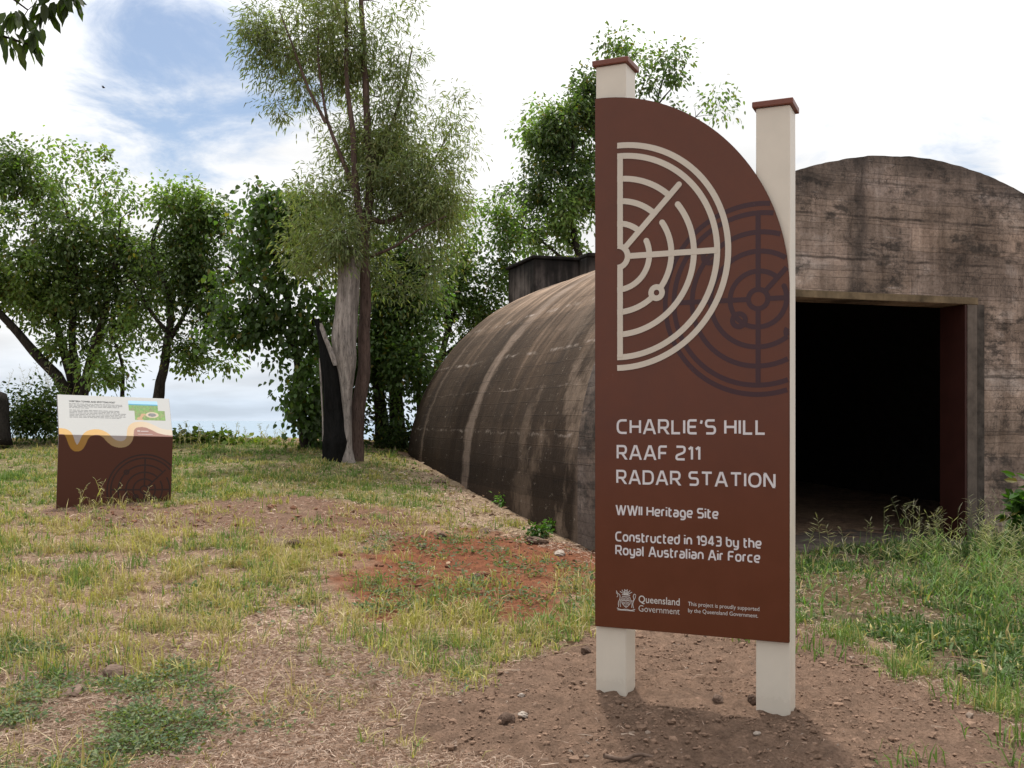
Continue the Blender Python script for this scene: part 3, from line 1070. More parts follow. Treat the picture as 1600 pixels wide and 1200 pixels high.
# ------------------------------------------------------------------ the lectern-style information panel
def info_panel():
    D = 11.6
    W, HL, HU, TILT = 1.255, .855, .545, math.radians(32)
    bx, bz = at(88, 797, D)[0], at(88, 797, D)[2]
    rz = math.radians(30)
    root = empty('information_panel', (bx, D, bz), rz)
    root.rotation_euler = (0, math.radians(1.7), rz)
    tag(root, 'low brown information board with a white text top leaning back', 'information board')
    ct, st = math.cos(TILT), math.sin(TILT)
    kz = HL

    def pos(u, v, off):
        if v <= 0:
            return (u, -off, kz + v)
        return (u, v * st - off * ct, kz + v * ct + off * st)
    # folded body: side profile swept across the width
    T = .045
    prof = [(0, -.25), (0, kz), (HU * st, kz + HU * ct), (HU * st + T * ct, kz + HU * ct - T * st), (T, kz - T * .25), (T, -.25)]
    V = [(0, y, z) for y, z in prof] + [(W, y, z) for y, z in prof]
    bm = bmesh.new()
    vs = [bm.verts.new(v) for v in V]
    n = len(prof)
    bm.faces.new(vs[:n])
    bm.faces.new(vs[n:][::-1])
    for i in range(n):
        j = (i + 1) % n
        bm.faces.new((vs[i], vs[j], vs[n + j], vs[n + i]))
    bmesh.ops.recalc_face_normals(bm, faces=bm.faces)
    me = bpy.data.meshes.new('body')
    bm.to_mesh(me)
    bm.free()
    body = link('body', me, paint('board_brown', (.075, .024, .013), .3, .3, .04, .015), root)
    # printed skin: fine cells coloured by what the print shows there
    nu, nl, nv = 280, 190, 130
    us = np.linspace(.002, W - .002, nu + 1)
    vs_ = np.concatenate([np.linspace(-HL, 0, nl + 1)[:-1], np.linspace(0, HU - .002, nv + 1)])
    U, Vv = np.meshgrid(us, vs_)
    off = .003
    up = Vv > 0
    P = np.stack([U, np.where(up, Vv * st - off * ct, -off), np.where(up, kz + Vv * ct + off * st, kz + Vv)], -1)
    P[nl, :, 1] = -off
    # classification at vertices
    cu = lambda x: (x - 160) / 900 * W
    def cv(x, yv):
        fold = 462 + (x - 160) / 900 * 18
        return np.where(yv < fold, (fold - yv) / 358 * HU, -(yv - fold) / 612 * HL)
    wave = [(120, 432), (160, 432), (195, 432), (225, 445), (245, 485), (262, 535), (278, 565), (300, 575), (325, 565), (342, 530), (358, 485), (385, 452),
            (430, 438), (475, 440), (515, 462), (548, 500), (585, 532), (635, 545), (680, 535), (708, 500), (714, 450), (722, 405), (750, 375),
            (800, 366), (850, 370), (900, 395), (950, 425), (1010, 440), (1100, 444)]
    wp = rounded([(cu(a), float(cv(a, b))) for a, b in wave], .03)
    wp = np.array(wp)
    dmin = np.full(U.shape, 9.)
    for a, b in zip(wp[:-1], wp[1:]):
        d = b - a
        L2 = (d * d).sum() + 1e-12
        t = np.clip(((U - a[0]) * d[0] + (Vv - a[1]) * d[1]) / L2, 0, 1)
        dmin = np.minimum(dmin, np.hypot(U - a[0] - t * d[0], Vv - a[1] - t * d[1]))
    poly = np.vstack([wp, [[W + .5, 3], [-.5, 3]]])
    ins = np.zeros(U.shape, bool)
    for (ax, ay), (bx_, by) in zip(poly, np.roll(poly, -1, 0)):
        ins ^= ((ay > Vv) != (by > Vv)) & (U < ax + (Vv - ay) * (bx_ - ax) / (by - ay + 1e-12))
    hw = .038
    c = np.zeros(U.shape + (3,))
    c[:] = (.075, .024, .013)
    upc = up[..., None]
    tt = (U / W)[..., None]
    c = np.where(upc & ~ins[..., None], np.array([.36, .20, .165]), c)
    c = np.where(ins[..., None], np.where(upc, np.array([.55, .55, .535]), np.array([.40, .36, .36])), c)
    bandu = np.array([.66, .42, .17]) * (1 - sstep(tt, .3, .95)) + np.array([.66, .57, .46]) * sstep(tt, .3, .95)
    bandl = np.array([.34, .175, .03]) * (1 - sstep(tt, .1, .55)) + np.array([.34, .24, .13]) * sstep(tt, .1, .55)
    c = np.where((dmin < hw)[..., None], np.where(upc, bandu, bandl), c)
    # two printed photographs
    def rect(x0, y0, x1, y1):
        return (U > cu(x0)) & (U < cu(x1)) & (Vv < cv(x0, y0)) & (Vv > cv(x0, y1))
    nz = fbm(U * 40, Vv * 40, 3)
    nz2 = fbm(U * 90, Vv * 90, 4)
    green = np.stack([.10 + .25 * nz2, .22 + .25 * nz, .08 + .12 * nz2], -1)
    r1 = rect(718, 148, 958, 240)
    c = np.where(r1[..., None], green, c)
    c = np.where((r1 & (Vv > cv(718, 178)))[..., None], np.array([.42, .66, .86]), c)
    c = np.where((r1 & (Vv > cv(718, 190)) & (Vv <= cv(718, 178)))[..., None], np.array([.12, .36, .50]), c)
    r2 = rect(762, 236, 1012, 326)
    c = np.where(r2[..., None], green * np.array([1.1, 1.05, 1.]), c)
    du, dv = (U - cu(905)) / .055, (Vv - cv(905, 280)) / .03
    rr = np.hypot(du, dv)
    c = np.where((r2 & (rr < 1.35))[..., None], np.array([.62, .52, .40]), c)
    c = np.where((r2 & (rr < .85))[..., None], np.array([.22, .22, .22]) * (.6 + nz2[..., None]), c)
    c = np.where((r2 & (np.abs(U - cu(815) + (Vv - cv(905, 300)) * -.5) < .018 + .02 * (nz > .5)) & (Vv < cv(905, 270)))[..., None], np.array([.55, .36, .22]), c)
    nxv = nu + 1
    i = (np.arange(len(vs_) - 1)[:, None] * nxv + np.arange(nu)[None, :]).ravel()
    F = np.stack([i, i + 1, i + nxv + 1, i + nxv], -1)
    m = attr_mat('board_print', .42, .25)
    me = np_mesh('printed_skin', P.reshape(-1, 3), [F], c.reshape(-1, 3))
    skin = link('printed_skin', me, m, root)
    # printed radar emblem on the lower face
    em = Acc()
    s = W / 900
    c0 = (cu(838), kz + float(cv(838, 925)))
    w, k = .0165, 0
    dark = paint('dark_brown_print', (.026, .010, .008), .45, .35, .03)

    def eb(pts, closed=False):
        nonlocal k
        k += 1
        run = []
        for p in (list(pts) + ([pts[0]] if closed else [])):
            if p[0] < W - .01 and p[1] > .0:
                run.append(p)
            else:
                if len(run) > 1: ribbon(em, run, w, -off - .001, -off - .001 - .0001 * k)
                run = []
        if len(run) > 1: ribbon(em, run, w, -off - .001, -off - .001 - .0001 * k)
    RR = [.412, .372, .290, .205, .125]
    eb(arc(c0, RR[0], 0, 360, 90))
    eb(arc(c0, RR[1], 0, 360, 90))
    for r in RR[2:]:
        eb(arc(c0, r, 45, 390, 70))
    eb(arc(c0, .045, 0, 360, 30))
    for a in (90, 0, 180, 270, 45):
        u = np.array([math.cos(math.radians(a)), math.sin(math.radians(a))])
        eb([np.array(c0) + u * t for t in np.linspace(.045, RR[1] * (.9 if a == 45 else 1), 24)])
    for a, r in ((135, RR[2]), (222, RR[4])):
        eb(arc((c0[0] + r * math.cos(math.radians(a)), c0[1] + r * math.sin(math.radians(a))), .024, 0, 360, 24))
    em.build('printed_emblem', dark, root)
    # heading and text lines on the white top
    ink = paint('grey_ink', (.10, .10, .10), .6, .2, .02)
    ink2 = paint('pale_grey_ink', (.26, .26, .26), .6, .2, .02)
    me, v = font_text('WESTERN TOWER AND SPOTTING POST', 1.0, .03)
    u0, u1 = cu(248), cu(612)
    w2 = np.array([pos(u0 + (p[0] - v[:, 0].min()) / (v[:, 0].max() - v[:, 0].min()) * (u1 - u0), float(cv(248, 170)) + p[1] * .030, off + .0012) for p in v])
    me.vertices.foreach_set('co', w2.ravel())
    me.update()
    me.materials.clear()
    link('heading', me, ink, root)
    ac = Acc()
    r_ = random.Random(3)
    for yl, x1 in ((188, 665), (200, 670), (212, 640), (224, 400), (245, 645), (257, 640), (270, 690), (283, 685), (296, 690), (308, 650)):
        x = 248
        while x < x1:
            wd = r_.uniform(12, 40)
            a, b = cu(x), cu(min(x + wd, x1))
            v0 = float(cv(248, yl))
            q = [pos(a, v0, off + .0012), pos(b, v0, off + .0012), pos(b, v0 + .0065, off + .0012), pos(a, v0 + .0065, off + .0012)]
            ac.add(q, [(0, 1, 2, 3)])
            x += wd + 6
    ac.build('text_lines', ink2, root)
    ac = Acc()
    for x0_, y0_, x1_, hh in ((772, 436, 795, .022), (800, 436, 862, .015), (775, 460, 895, .008)):
        v0 = float(cv(x0_, y0_))
        q = [pos(cu(x0_), v0, off + .0012), pos(cu(x1_), v0, off + .0012), pos(cu(x1_), v0 + hh, off + .0012), pos(cu(x0_), v0 + hh, off + .0012)]
        ac.add(q, [(0, 1, 2, 3)])
    ac.build('logo_strip', paint('pale_logo', (.55, .45, .42), .6, .2, .02), root)
    return root


# ------------------------------------------------------------------ concrete bunker
BA = 0.314
BE = np.array([math.cos(BA), math.sin(BA)])
BDn = np.array([-math.sin(BA), math.cos(BA)])
BC = np.array([(1424 - HX) / FPX * 11.93, 11.93])


def facade_mat():
    m, nt, out = new_mat('stained_board_marked_concrete')
    tc = nd(nt, 'ShaderNodeTexCoord')
    O = tc.outputs['Object']
    big = noise(nt, mapping(nt, O, (1, 1, 1.5)), 0.9, 8, 0.65, 0.3)
    col = ramp(nt, big, [(0.32, (.105, .080, .065)), (0.45, (.208, .162, .132)), (0.55, (.295, .232, .192)), (0.66, (.42, .36, .32))])
    # pinkish / grey patches per board course
    brick = nd(nt, 'ShaderNodeTexBrick')
    brick.offset = 0.37
    for k, v in (('Scale', 1.0), ('Mortar Size', 0.005), ('Mortar Smooth', 0.6), ('Bias', 0.0), ('Brick Width', 60.0), ('Row Height', 0.27)):
        brick.inputs[k].default_value = v
    brick.inputs['Color1'].default_value = (.70, .69, .70, 1)
    brick.inputs['Color2'].default_value = (1.22, 1.17, 1.12, 1)
    brick.inputs['Mortar'].default_value = (.60, .56, .54, 1)
    sw = nd(nt, 'ShaderNodeSeparateXYZ')
    nt.links.new(O, sw.inputs[0])
    cb = nd(nt, 'ShaderNodeCombineXYZ')
    wv = mth(nt, 'MULTIPLY', noise(nt, O, 1.1, 3), 0.10)
    nt.links.new(sw.outputs[0], cb.inputs[0])
    nt.links.new(mth(nt, 'ADD', sw.outputs[2], wv), cb.inputs[1])
    nt.links.new(cb.outputs[0], brick.inputs['Vector'])
    col = mixrgb(nt, 0.75, col, brick.outputs['Color'], 'MULTIPLY')
    # vertical run-off streaks
    st = noise(nt, mapping(nt, O, (5.5, 5.5, .45)), 1.0, 6, 0.6)
    col = mixrgb(nt, 0.8, col, ramp(nt, st, [(0.34, (.58, .55, .53)), (0.50, (1, 1, 1)), (0.68, (1.2, 1.18, 1.16))]), 'MULTIPLY')
    # dark run-off band and two heavy pour lines
    sb = mth(nt, 'ABSOLUTE', mth(nt, 'ADD', sw.outputs[0], mth(nt, 'ADD', .74, mth(nt, 'MULTIPLY', mth(nt, 'SUBTRACT', noise(nt, O, 2.2, 5), .5), .25))))
    sbm = mth(nt, 'MULTIPLY', ramp(nt, sb, [(0.05, (1, 1, 1)), (0.16, (0, 0, 0))]), ramp(nt, noise(nt, mapping(nt, O, (2, 2, 1.2)), 2.0, 5), [(.38, (0, 0, 0)), (.55, (.8, .8, .8))]))
    col = mixrgb(nt, sbm, col, (.055, .045, .040))
    for zz_, kk in ((3.82, .85), (3.33, .75), (4.22, .6), (2.0, .7), (1.35, .55)):
        dz = mth(nt, 'ABSOLUTE', mth(nt, 'SUBTRACT', mth(nt, 'ADD', sw.outputs[2], mth(nt, 'MULTIPLY', mth(nt, 'SUBTRACT', noise(nt, O, 3.0, 6), .5), .07)), zz_))
        lmask = mth(nt, 'MULTIPLY', ramp(nt, dz, [(0.006, (1, 1, 1)), (0.022, (0, 0, 0))]), ramp(nt, noise(nt, O, 1.3, 4), [(.38, (0, 0, 0)), (.55, (1, 1, 1))]))
        col = mixrgb(nt, mth(nt, 'MULTIPLY', lmask, kk), col, (.028, .023, .021))
    # black weathering along the arch rim
    ex = mth(nt, 'DIVIDE', sw.outputs[0], 4.017)
    ez = mth(nt, 'DIVIDE', mth(nt, 'SUBTRACT', sw.outputs[2], 1.011), 3.545)
    rim = mth(nt, 'ADD', mth(nt, 'SQRT', mth(nt, 'ADD', mth(nt, 'MULTIPLY', ex, ex), mth(nt, 'MULTIPLY', ez, ez))), mth(nt, 'MULTIPLY', mth(nt, 'SUBTRACT', noise(nt, mapping(nt, O, (2.5, 2.5, 1.2)), 1.6, 6, .65), .5), .22))
    col = mixrgb(nt, ramp(nt, rim, [(.90, (0, 0, 0)), (1.0, (.72, .72, .72))]), col, (.050, .042, .038))
    # black mould
    mo = noise(nt, mapping(nt, O, (1.0, 1.0, 1.6), (3.1, 0, 7.7)), 1.3, 9, 0.72)
    mo2 = noise(nt, mapping(nt, O, (2.2, 2.2, 4.5), (3.1, 4, 1.7)), 1.6, 7, 0.7)
    msk = mth(nt, 'MULTIPLY', ramp(nt, mo, [(0.50, (0, 0, 0)), (0.58, (1, 1, 1))]), ramp(nt, mo2, [(0.43, (0, 0, 0)), (0.53, (1, 1, 1))]))
    col = mixrgb(nt, mth(nt, 'MULTIPLY', msk, .8), col, (.030, .027, .025))
    # weathered dark rim along the crown and speckle
    sp = noise(nt, O, 28, 6, 0.75)
    col = mixrgb(nt, 0.85, col, ramp(nt, sp, [(0.32, (.5, .48, .48)), (0.48, (1, 1, 1)), (0.70, (1.4, 1.4, 1.4))]), 'MULTIPLY')
    # lime deposits in thin horizontal runs
    li = noise(nt, mapping(nt, O, (1.4, 1.4, 22)), 1.0, 6, 0.7)
    li2 = noise(nt, O, 1.7, 3)
    lm = mth(nt, 'MULTIPLY', ramp(nt, li, [(0.63, (0, 0, 0)), (0.69, (1, 1, 1))]), ramp(nt, li2, [(0.48, (0, 0, 0)), (0.6, (1, 1, 1))]))
    col = mixrgb(nt, mth(nt, 'MULTIPLY', lm, .75), col, (.46, .43, .41))
    # thin form-board lines close together, partly worn away
    yb = mth(nt, 'ADD', sw.outputs[2], mth(nt, 'MULTIPLY', mth(nt, 'SUBTRACT', noise(nt, O, 2.4, 5), .5), .05))
    fr = mth(nt, 'FRACT', mth(nt, 'DIVIDE', yb, .135))
    fl_ = mth(nt, 'MULTIPLY', ramp(nt, fr, [(0.0, (1, 1, 1)), (0.07, (0, 0, 0)), (0.96, (0, 0, 0)), (1.0, (1, 1, 1))]), ramp(nt, noise(nt, mapping(nt, O, (1.1, 1.1, 3)), 1.7, 6, .7), [(.40, (0, 0, 0)), (.54, (1, 1, 1))]))
    col = mixrgb(nt, mth(nt, 'MULTIPLY', fl_, .72), col, (.040, .032, .028))
    rown = nd(nt, 'ShaderNodeTexWhiteNoise', noise_dimensions='2D')
    cr_ = nd(nt, 'ShaderNodeCombineXYZ')
    nt.links.new(mth(nt, 'FLOOR', mth(nt, 'DIVIDE', yb, .27)), cr_.inputs[0])
    nt.links.new(mth(nt, 'FLOOR', mth(nt, 'DIVIDE', mth(nt, 'ADD', sw.outputs[0], mth(nt, 'MULTIPLY', noise(nt, O, 1.5, 5), .5)), .62)), cr_.inputs[1])
    nt.links.new(cr_.outputs[0], rown.inputs['Vector'])
    col = mixrgb(nt, .45, col, ramp(nt, rown.outputs['Value'], [(0, (.66, .64, .64)), (.6, (1, 1, 1)), (1, (1.5, 1.48, 1.5))]), 'MULTIPLY')
    vcr = noise(nt, mapping(nt, O, (9, 9, 1.1), (2, 2, 5)), 1.0, 7, .72, .6)
    vm = mth(nt, 'ABSOLUTE', mth(nt, 'SUBTRACT', vcr, .5))
    col = mixrgb(nt, mth(nt, 'MULTIPLY', ramp(nt, vm, [(0.0, (.85, .85, .85)), (0.012, (0, 0, 0))]), ramp(nt, li2, [(.42, (0, 0, 0)), (.56, (1, 1, 1))])), col, (.035, .029, .026))
    # cracks
    vo = nd(nt, 'ShaderNodeTexVoronoi')
    vo.feature = 'DISTANCE_TO_EDGE'
    vo.inputs['Scale'].default_value = 2.1
    wob = nd(nt, 'ShaderNodeVectorMath', operation='ADD')
    nn = nd(nt, 'ShaderNodeTexNoise')
    nn.inputs['Scale'].default_value = 3.0
    nn.inputs['Detail'].default_value = 6
    nt.links.new(O, nn.inputs['Vector'])
    nt.links.new(mapping(nt, O, (1, 1, .8)), wob.inputs[0])
    nt.links.new(nn.outputs['Color'], wob.inputs[1])
    nt.links.new(wob.outputs[0], vo.inputs['Vector'])
    ck = mth(nt, 'MULTIPLY', ramp(nt, vo.outputs['Distance'], [(0.0, (1, 1, 1)), (0.012, (0, 0, 0))]), ramp(nt, li2, [(0.4, (0, 0, 0)), (0.55, (1, 1, 1))]))
    col = mixrgb(nt, mth(nt, 'MULTIPLY', ck, .8), col, (.03, .026, .024))
    h = mth(nt, 'ADD', mth(nt, 'MULTIPLY', brick.outputs['Fac'], -0.8), mth(nt, 'ADD', mth(nt, 'MULTIPLY', sp, .5), big))
    principled(nt, out, col, 0.92, 0.15, bump(nt, h, 0.6, 0.02))
    return m


def vault_mat():
    m, nt, out = new_mat('weathered_vault_concrete')
    uv = nd(nt, 'ShaderNodeUVMap', uv_map='UVMap')
    U = uv.outputs[0]                            # x: metres along the vault from the facade, y: metres up the flank
    sp = nd(nt, 'ShaderNodeSeparateXYZ')
    nt.links.new(U, sp.inputs[0])
    x, y = sp.outputs[0], sp.outputs[1]
    st = noise(nt, mapping(nt, U, (3.2, .42, 1)), 1.0, 7, 0.62, .2)
    st2 = noise(nt, mapping(nt, U, (9, .9, 1), (4, 2, 0)), 1.0, 5, 0.6)
    big = noise(nt, mapping(nt, U, (.55, .4, 1), (1.5, 0, 0)), 1.0, 5, 0.6)
    up = mth(nt, 'MULTIPLY', mth(nt, 'SUBTRACT', y, 2.8), .095)      # sunlit crown painted in: colour gets paler toward the top
    s = mth(nt, 'ADD', mth(nt, 'ADD', mth(nt, 'MULTIPLY', st, .55), mth(nt, 'MULTIPLY', big, .45)), up)
    col = ramp(nt, s, [(0.40, (.027, .0172, .0112)), (0.58, (.058, .038, .025)), (0.68, (.125, .085, .059)), (0.80, (.30, .215, .158))])
    col = mixrgb(nt, .6, col, ramp(nt, st2, [(.35, (.72, .70, .68)), (.6, (1.1, 1.1, 1.1))]), 'MULTIPLY')
    # pale wash running down below each construction joint
    wob = mth(nt, 'MULTIPLY', mth(nt, 'SUBTRACT', noise(nt, mapping(nt, U, (1, 1.4, 1)), 1.6, 5), .5), .5)
    for x0, wd, k in ((5.3, .22, .9), (8.35, .08, .4), (.35, .42, .7), (2.2, .10, .0)):
        if not k:
            continue
        dx = mth(nt, 'ABSOLUTE', mth(nt, 'SUBTRACT', mth(nt, 'ADD', x, wob), x0))
        b = nd(nt, 'ShaderNodeMapRange', interpolation_type='SMOOTHSTEP')
        for i, v in zip((1, 2, 3, 4), (wd * .55, wd * 1.25, k, 0)):
            b.inputs[i].default_value = v
        nt.links.new(dx, b.inputs[0])
        bb = mth(nt, 'MULTIPLY', b.outputs[0], ramp(nt, st2, [(.3, (.45, .45, .45)), (.55, (1, 1, 1))]))
        col = mixrgb(nt, bb, col, (.20, .150, .118))
    # pale patches low near the facade
    pt = noise(nt, mapping(nt, U, (1.3, .8, 1), (8.2, 3.3, 0)), 1.0, 6, .65)
    nearm = nd(nt, 'ShaderNodeMapRange', interpolation_type='SMOOTHSTEP')
    for i, v in zip((1, 2, 3, 4), (1.0, 4.6, 1.0, 0.0)):
        nearm.inputs[i].default_value = v
    nt.links.new(x, nearm.inputs[0])
    pm = mth(nt, 'MULTIPLY', ramp(nt, pt, [(.50, (0, 0, 0)), (.60, (1, 1, 1))]), nearm.outputs[0])
    col = mixrgb(nt, mth(nt, 'MULTIPLY', pm, .65), col, (.19, .14, .105))
    # board lines along the length, some with lime
    wv = nd(nt, 'ShaderNodeTexWave', wave_type='BANDS', bands_direction='Y', wave_profile='SAW')
    wv.inputs['Scale'].default_value = 1.0 / .30 / 3.1416 * 1.57
    wv.inputs['Distortion'].default_value = .5
    wv.inputs['Detail'].default_value = 3
    nt.links.new(U, wv.inputs['Vector'])
    ln = ramp(nt, wv.outputs[0], [(.0, (1, 1, 1)), (.05, (0, 0, 0)), (.94, (0, 0, 0)), (1.0, (1, 1, 1))])
    lsel = noise(nt, mapping(nt, U, (.6, 3.5, 1), (0, 5, 0)), 1.0, 5, .7)
    col = mixrgb(nt, mth(nt, 'MULTIPLY', mth(nt, 'MULTIPLY', ln, .9), ramp(nt, lsel, [(.38, (.8, .8, .8)), (.50, (.0, .0, .0))])), col, (.012, .009, .008))
    col = mixrgb(nt, mth(nt, 'MULTIPLY', ln, ramp(nt, lsel, [(.62, (0, 0, 0)), (.70, (.8, .8, .8))])), col, (.36, .30, .26))
    # every board of the formwork left its own tone and a rough edge
    yw = mth(nt, 'ADD', y, mth(nt, 'MULTIPLY', mth(nt, 'SUBTRACT', noise(nt, mapping(nt, U, (.9, 1.5, 1)), 1.0, 4), .5), .07))
    row = nd(nt, 'ShaderNodeTexWhiteNoise', noise_dimensions='1D')
    nt.links.new(mth(nt, 'FLOOR', mth(nt, 'DIVIDE', yw, .31)), row.inputs['W'])
    col = mixrgb(nt, .55, col, ramp(nt, row.outputs['Value'], [(0, (.62, .60, .58)), (1, (1.35, 1.33, 1.3))]), 'MULTIPLY')
    brk = noise(nt, mapping(nt, U, (2.2, 5, 1), (3, 1, 0)), 1.0, 7, .75)
    for yl, kk, hw_, cc_ in ((2.02, .9, .012, (.34, .28, .24)), (2.66, .6, .008, (.30, .245, .21)), (3.26, .9, .02, (.36, .30, .26)), (4.18, 1.0, .03, (.38, .32, .28)), (4.86, .7, .012, (.34, .28, .24)),
                             (1.48, .8, .010, (.012, .009, .008)), (2.34, .8, .010, (.010, .008, .007)), (3.6, .8, .012, (.012, .009, .008)), (3.0, .6, .008, (.012, .009, .008))):
        dl = mth(nt, 'ABSOLUTE', mth(nt, 'SUBTRACT', mth(nt, 'ADD', yw, mth(nt, 'MULTIPLY', mth(nt, 'SUBTRACT', brk, .5), .22)), yl))
        lm_ = mth(nt, 'MULTIPLY', ramp(nt, dl, [(hw_ * .5, (1, 1, 1)), (hw_ * 1.6, (0, 0, 0))]), ramp(nt, noise(nt, mapping(nt, U, (2.0, 1.5, 1), (yl * 3, 0, 0)), 1.0, 7, .8), [(.48, (0, 0, 0)), (.62, (1, 1, 1))]))
        col = mixrgb(nt, mth(nt, 'MULTIPLY', lm_, kk * .75), col, cc_)
    fs = noise(nt, mapping(nt, U, (40, 14, 1)), 1.0, 5, .7)
    col = mixrgb(nt, .7, col, ramp(nt, fs, [(.3, (.6, .6, .6)), (.5, (1, 1, 1)), (.75, (1.4, 1.4, 1.4))]), 'MULTIPLY')
    chips = noise(nt, mapping(nt, U, (5, 9, 1), (2, 9, 0)), 1.0, 6, .8)
    col = mixrgb(nt, mth(nt, 'MULTIPLY', ramp(nt, chips, [(.61, (0, 0, 0)), (.66, (1, 1, 1))]), .6), col, (.30, .25, .21))
    h = mth(nt, 'ADD', mth(nt, 'MULTIPLY', mth(nt, 'MULTIPLY', ln, lsel), -.35), mth(nt, 'ADD', mth(nt, 'MULTIPLY', brk, .9), mth(nt, 'ADD', mth(nt, 'MULTIPLY', row.outputs['Value'], .35), mth(nt, 'MULTIPLY', fs, .6))))
    principled(nt, out, col, .9, .18, bump(nt, h, .55, .02))
    return m


def bunker():
    root = empty('concrete_bunker', (BC[0], BC[1], 0), BA)
    tag(root, 'weathered arched concrete bunker with a dark open doorway', 'bunker')
    MF = facade_mat()
    AF, BF, ZF = 4.017, 3.545, 1.011
    QL, QR, ZD = -2.45, .797, 2.865
    TH = .40

    def arch(q): return ZF + BF * math.sqrt(max(0, 1 - (q / AF) ** 2)) + (float(fbm(q * 3.5 + 9, 3.3, 77, 5, .6)) - .5) * .04
    # facade wall: columns of quads, front and back, with opening
    qs = sorted(set([round(v, 4) for v in np.concatenate([-AF * np.cos(np.linspace(0, np.pi, 220)), [QL, QR]])]))
    out_top = [(q, arch(q)) for q in qs]
    bm = bmesh.new()

    def V(q, y, z): return bm.verts.new((q, y, z))
    for a, b in zip(qs[:-1], qs[1:]):
        mid = (a + b) / 2
        z0a = ZD if QL < mid < QR else -.6
        for y, flip in ((0, False), (TH, True)):
            f = [V(a, y, z0a), V(b, y, z0a), V(b, y, arch(b)), V(a, y, arch(a))]
            bm.faces.new(f[::-1] if flip else f)
        bm.faces.new([V(a, 0, arch(a)), V(b, 0, arch(b)), V(b, TH, arch(b)), V(a, TH, arch(a))])
    for q in (-AF, AF):
        bm.faces.new([V(q, 0, -.6), V(q, 0, ZF), V(q, TH, ZF), V(q, TH, -.6)])
    bm.faces.new([V(QL, 0, ZD), V(QL, TH, ZD), V(QR, TH, ZD), V(QR, 0, ZD)])
    for q in (QL, QR):
        bm.faces.new([V(q, 0, -.6), V(q, TH, -.6), V(q, TH, ZD), V(q, 0, ZD)])
    bmesh.ops.remove_doubles(bm, verts=bm.verts, dist=.0005)
    bmesh.ops.recalc_face_normals(bm, faces=bm.faces)
    me = bpy.data.meshes.new('facade')
    bm.to_mesh(me)
    bm.free()
    link('facade', me, MF, root)
    # door surround: lintel band and jamb bands standing a little proud
    mt = paint('pale_concrete_trim', (.165, .122, .075), .9, .15, .3, .3, .8)
    mj = paint('grey_concrete_jamb', (.125, .102, .086), .9, .15, .25, .3, .8)
    VV, FF = box_v(QL - .155, QR + .155, -.012, -.0005, ZD, ZD + .085)
    me = np_mesh('lintel_band', VV, [FF])
    bevel_mesh(me, .008)
    link('lintel_band', me, mt, root)
    for q0, q1 in ((QR + .001, QR + .145), (QL - .145, QL - .001)):
        VV, FF = box_v(q0, q1, -.009, -.0005, -.4, ZD - .001)
        me = np_mesh('jamb_band', VV, [FF])
        bevel_mesh(me, .008)
        link('jamb_band', me, mj, root)
    # dark run-off stain strip is a pilaster beside the jamb
    VV, FF = box_v(QR + .146, QR + .25, -.006, -.0005, -.4, ZD + .0)
    link('pilaster_strip', np_mesh('pilaster_strip', VV, [FF]), paint('blackened_concrete', (.075, .064, .056), .95, .1, .4, .4, .8), root)
    ml = paint('red_oxide_paint', (.038, .010, .007), .6, .3, .12, .1, .4)
    VV, FF = box_v(QR - .03, QR - .001, .0, TH + .02, -.3, ZD - .002)
    link('door_lining', np_mesh('door_lining', VV, [FF]), ml, root)
    VV, FF = box_v(QL + .001, QL + .03, .0, TH + .02, -.3, ZD - .002)
    link('door_lining', np_mesh('door_lining', VV, [FF]), ml, root)
    # vault shell
    AV, BV, ZV, NV, LV = 3.929, 3.617, .689, 1.889, 9.435
    nth, nl = 120, 60
    th = np.linspace(0, np.pi, nth + 1)
    cs, sn = np.cos(th), np.sin(th)
    q = -AV * np.sign(cs) * np.abs(cs) ** (2 / NV)
    z = ZV + BV * np.abs(sn) ** (2 / NV)
    q = np.concatenate([[-AV - .02, -AV - .01], q, [AV + .01, AV + .02]])
    z = np.concatenate([[-.7, .3], z, [.3, -.7]])
    arcl = np.concatenate([[0], np.cumsum(np.hypot(np.diff(q), np.diff(z)))])
    # taper the flat part toward ground: keep it straight
    ts = np.linspace(TH, LV, nl + 1)
    Q, T = np.meshgrid(q, ts)
    Z = np.meshgrid(z, ts)[0]
    A = np.meshgrid(arcl, ts)[0]
    bulge = (fbm(T * .9, A * .9, 31) - .5) * .05 + (fbm(T * 4, A * .6, 32) - .5) * .015
    nrm = np.stack([np.gradient(z), -np.gradient(q)], 1)
    nrm /= np.linalg.norm(nrm, axis=1)[:, None] + 1e-9
    Qb = Q - nrm[:, 0][None, :] * bulge
    Zb = Z - nrm[:, 1][None, :] * bulge
    VV = np.stack([Qb, T, Zb], -1).reshape(-1, 3)
    nx = len(q)
    i = (np.arange(nl)[:, None] * nx + np.arange(nx - 1)[None, :]).ravel()
    F = np.stack([i, i + nx, i + nx + 1, i + 1], -1)
    # end wall fan + inner skin
    me = np_mesh('vault', VV, [F], smooth=True)
    uvl = me.uv_layers.new(name='UVMap')
    li = np.zeros(len(me.loops), np.int32)
    me.loops.foreach_get('vertex_index', li)
    uvv = np.stack([T.ravel(), A.ravel()], 1)[li]
    uvl.data.foreach_set('uv', uvv.astype(np.float32).ravel())
    link('vault', me, vault_mat(), root)
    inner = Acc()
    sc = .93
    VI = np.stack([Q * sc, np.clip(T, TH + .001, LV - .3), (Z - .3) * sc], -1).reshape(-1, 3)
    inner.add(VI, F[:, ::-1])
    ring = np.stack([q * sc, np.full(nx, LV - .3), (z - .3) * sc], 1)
    inner.add(np.vstack([ring, [[0, LV - .3, 1.5]]]), np.stack([np.arange(nx - 1), np.arange(1, nx), np.full(nx - 1, nx)], 1))
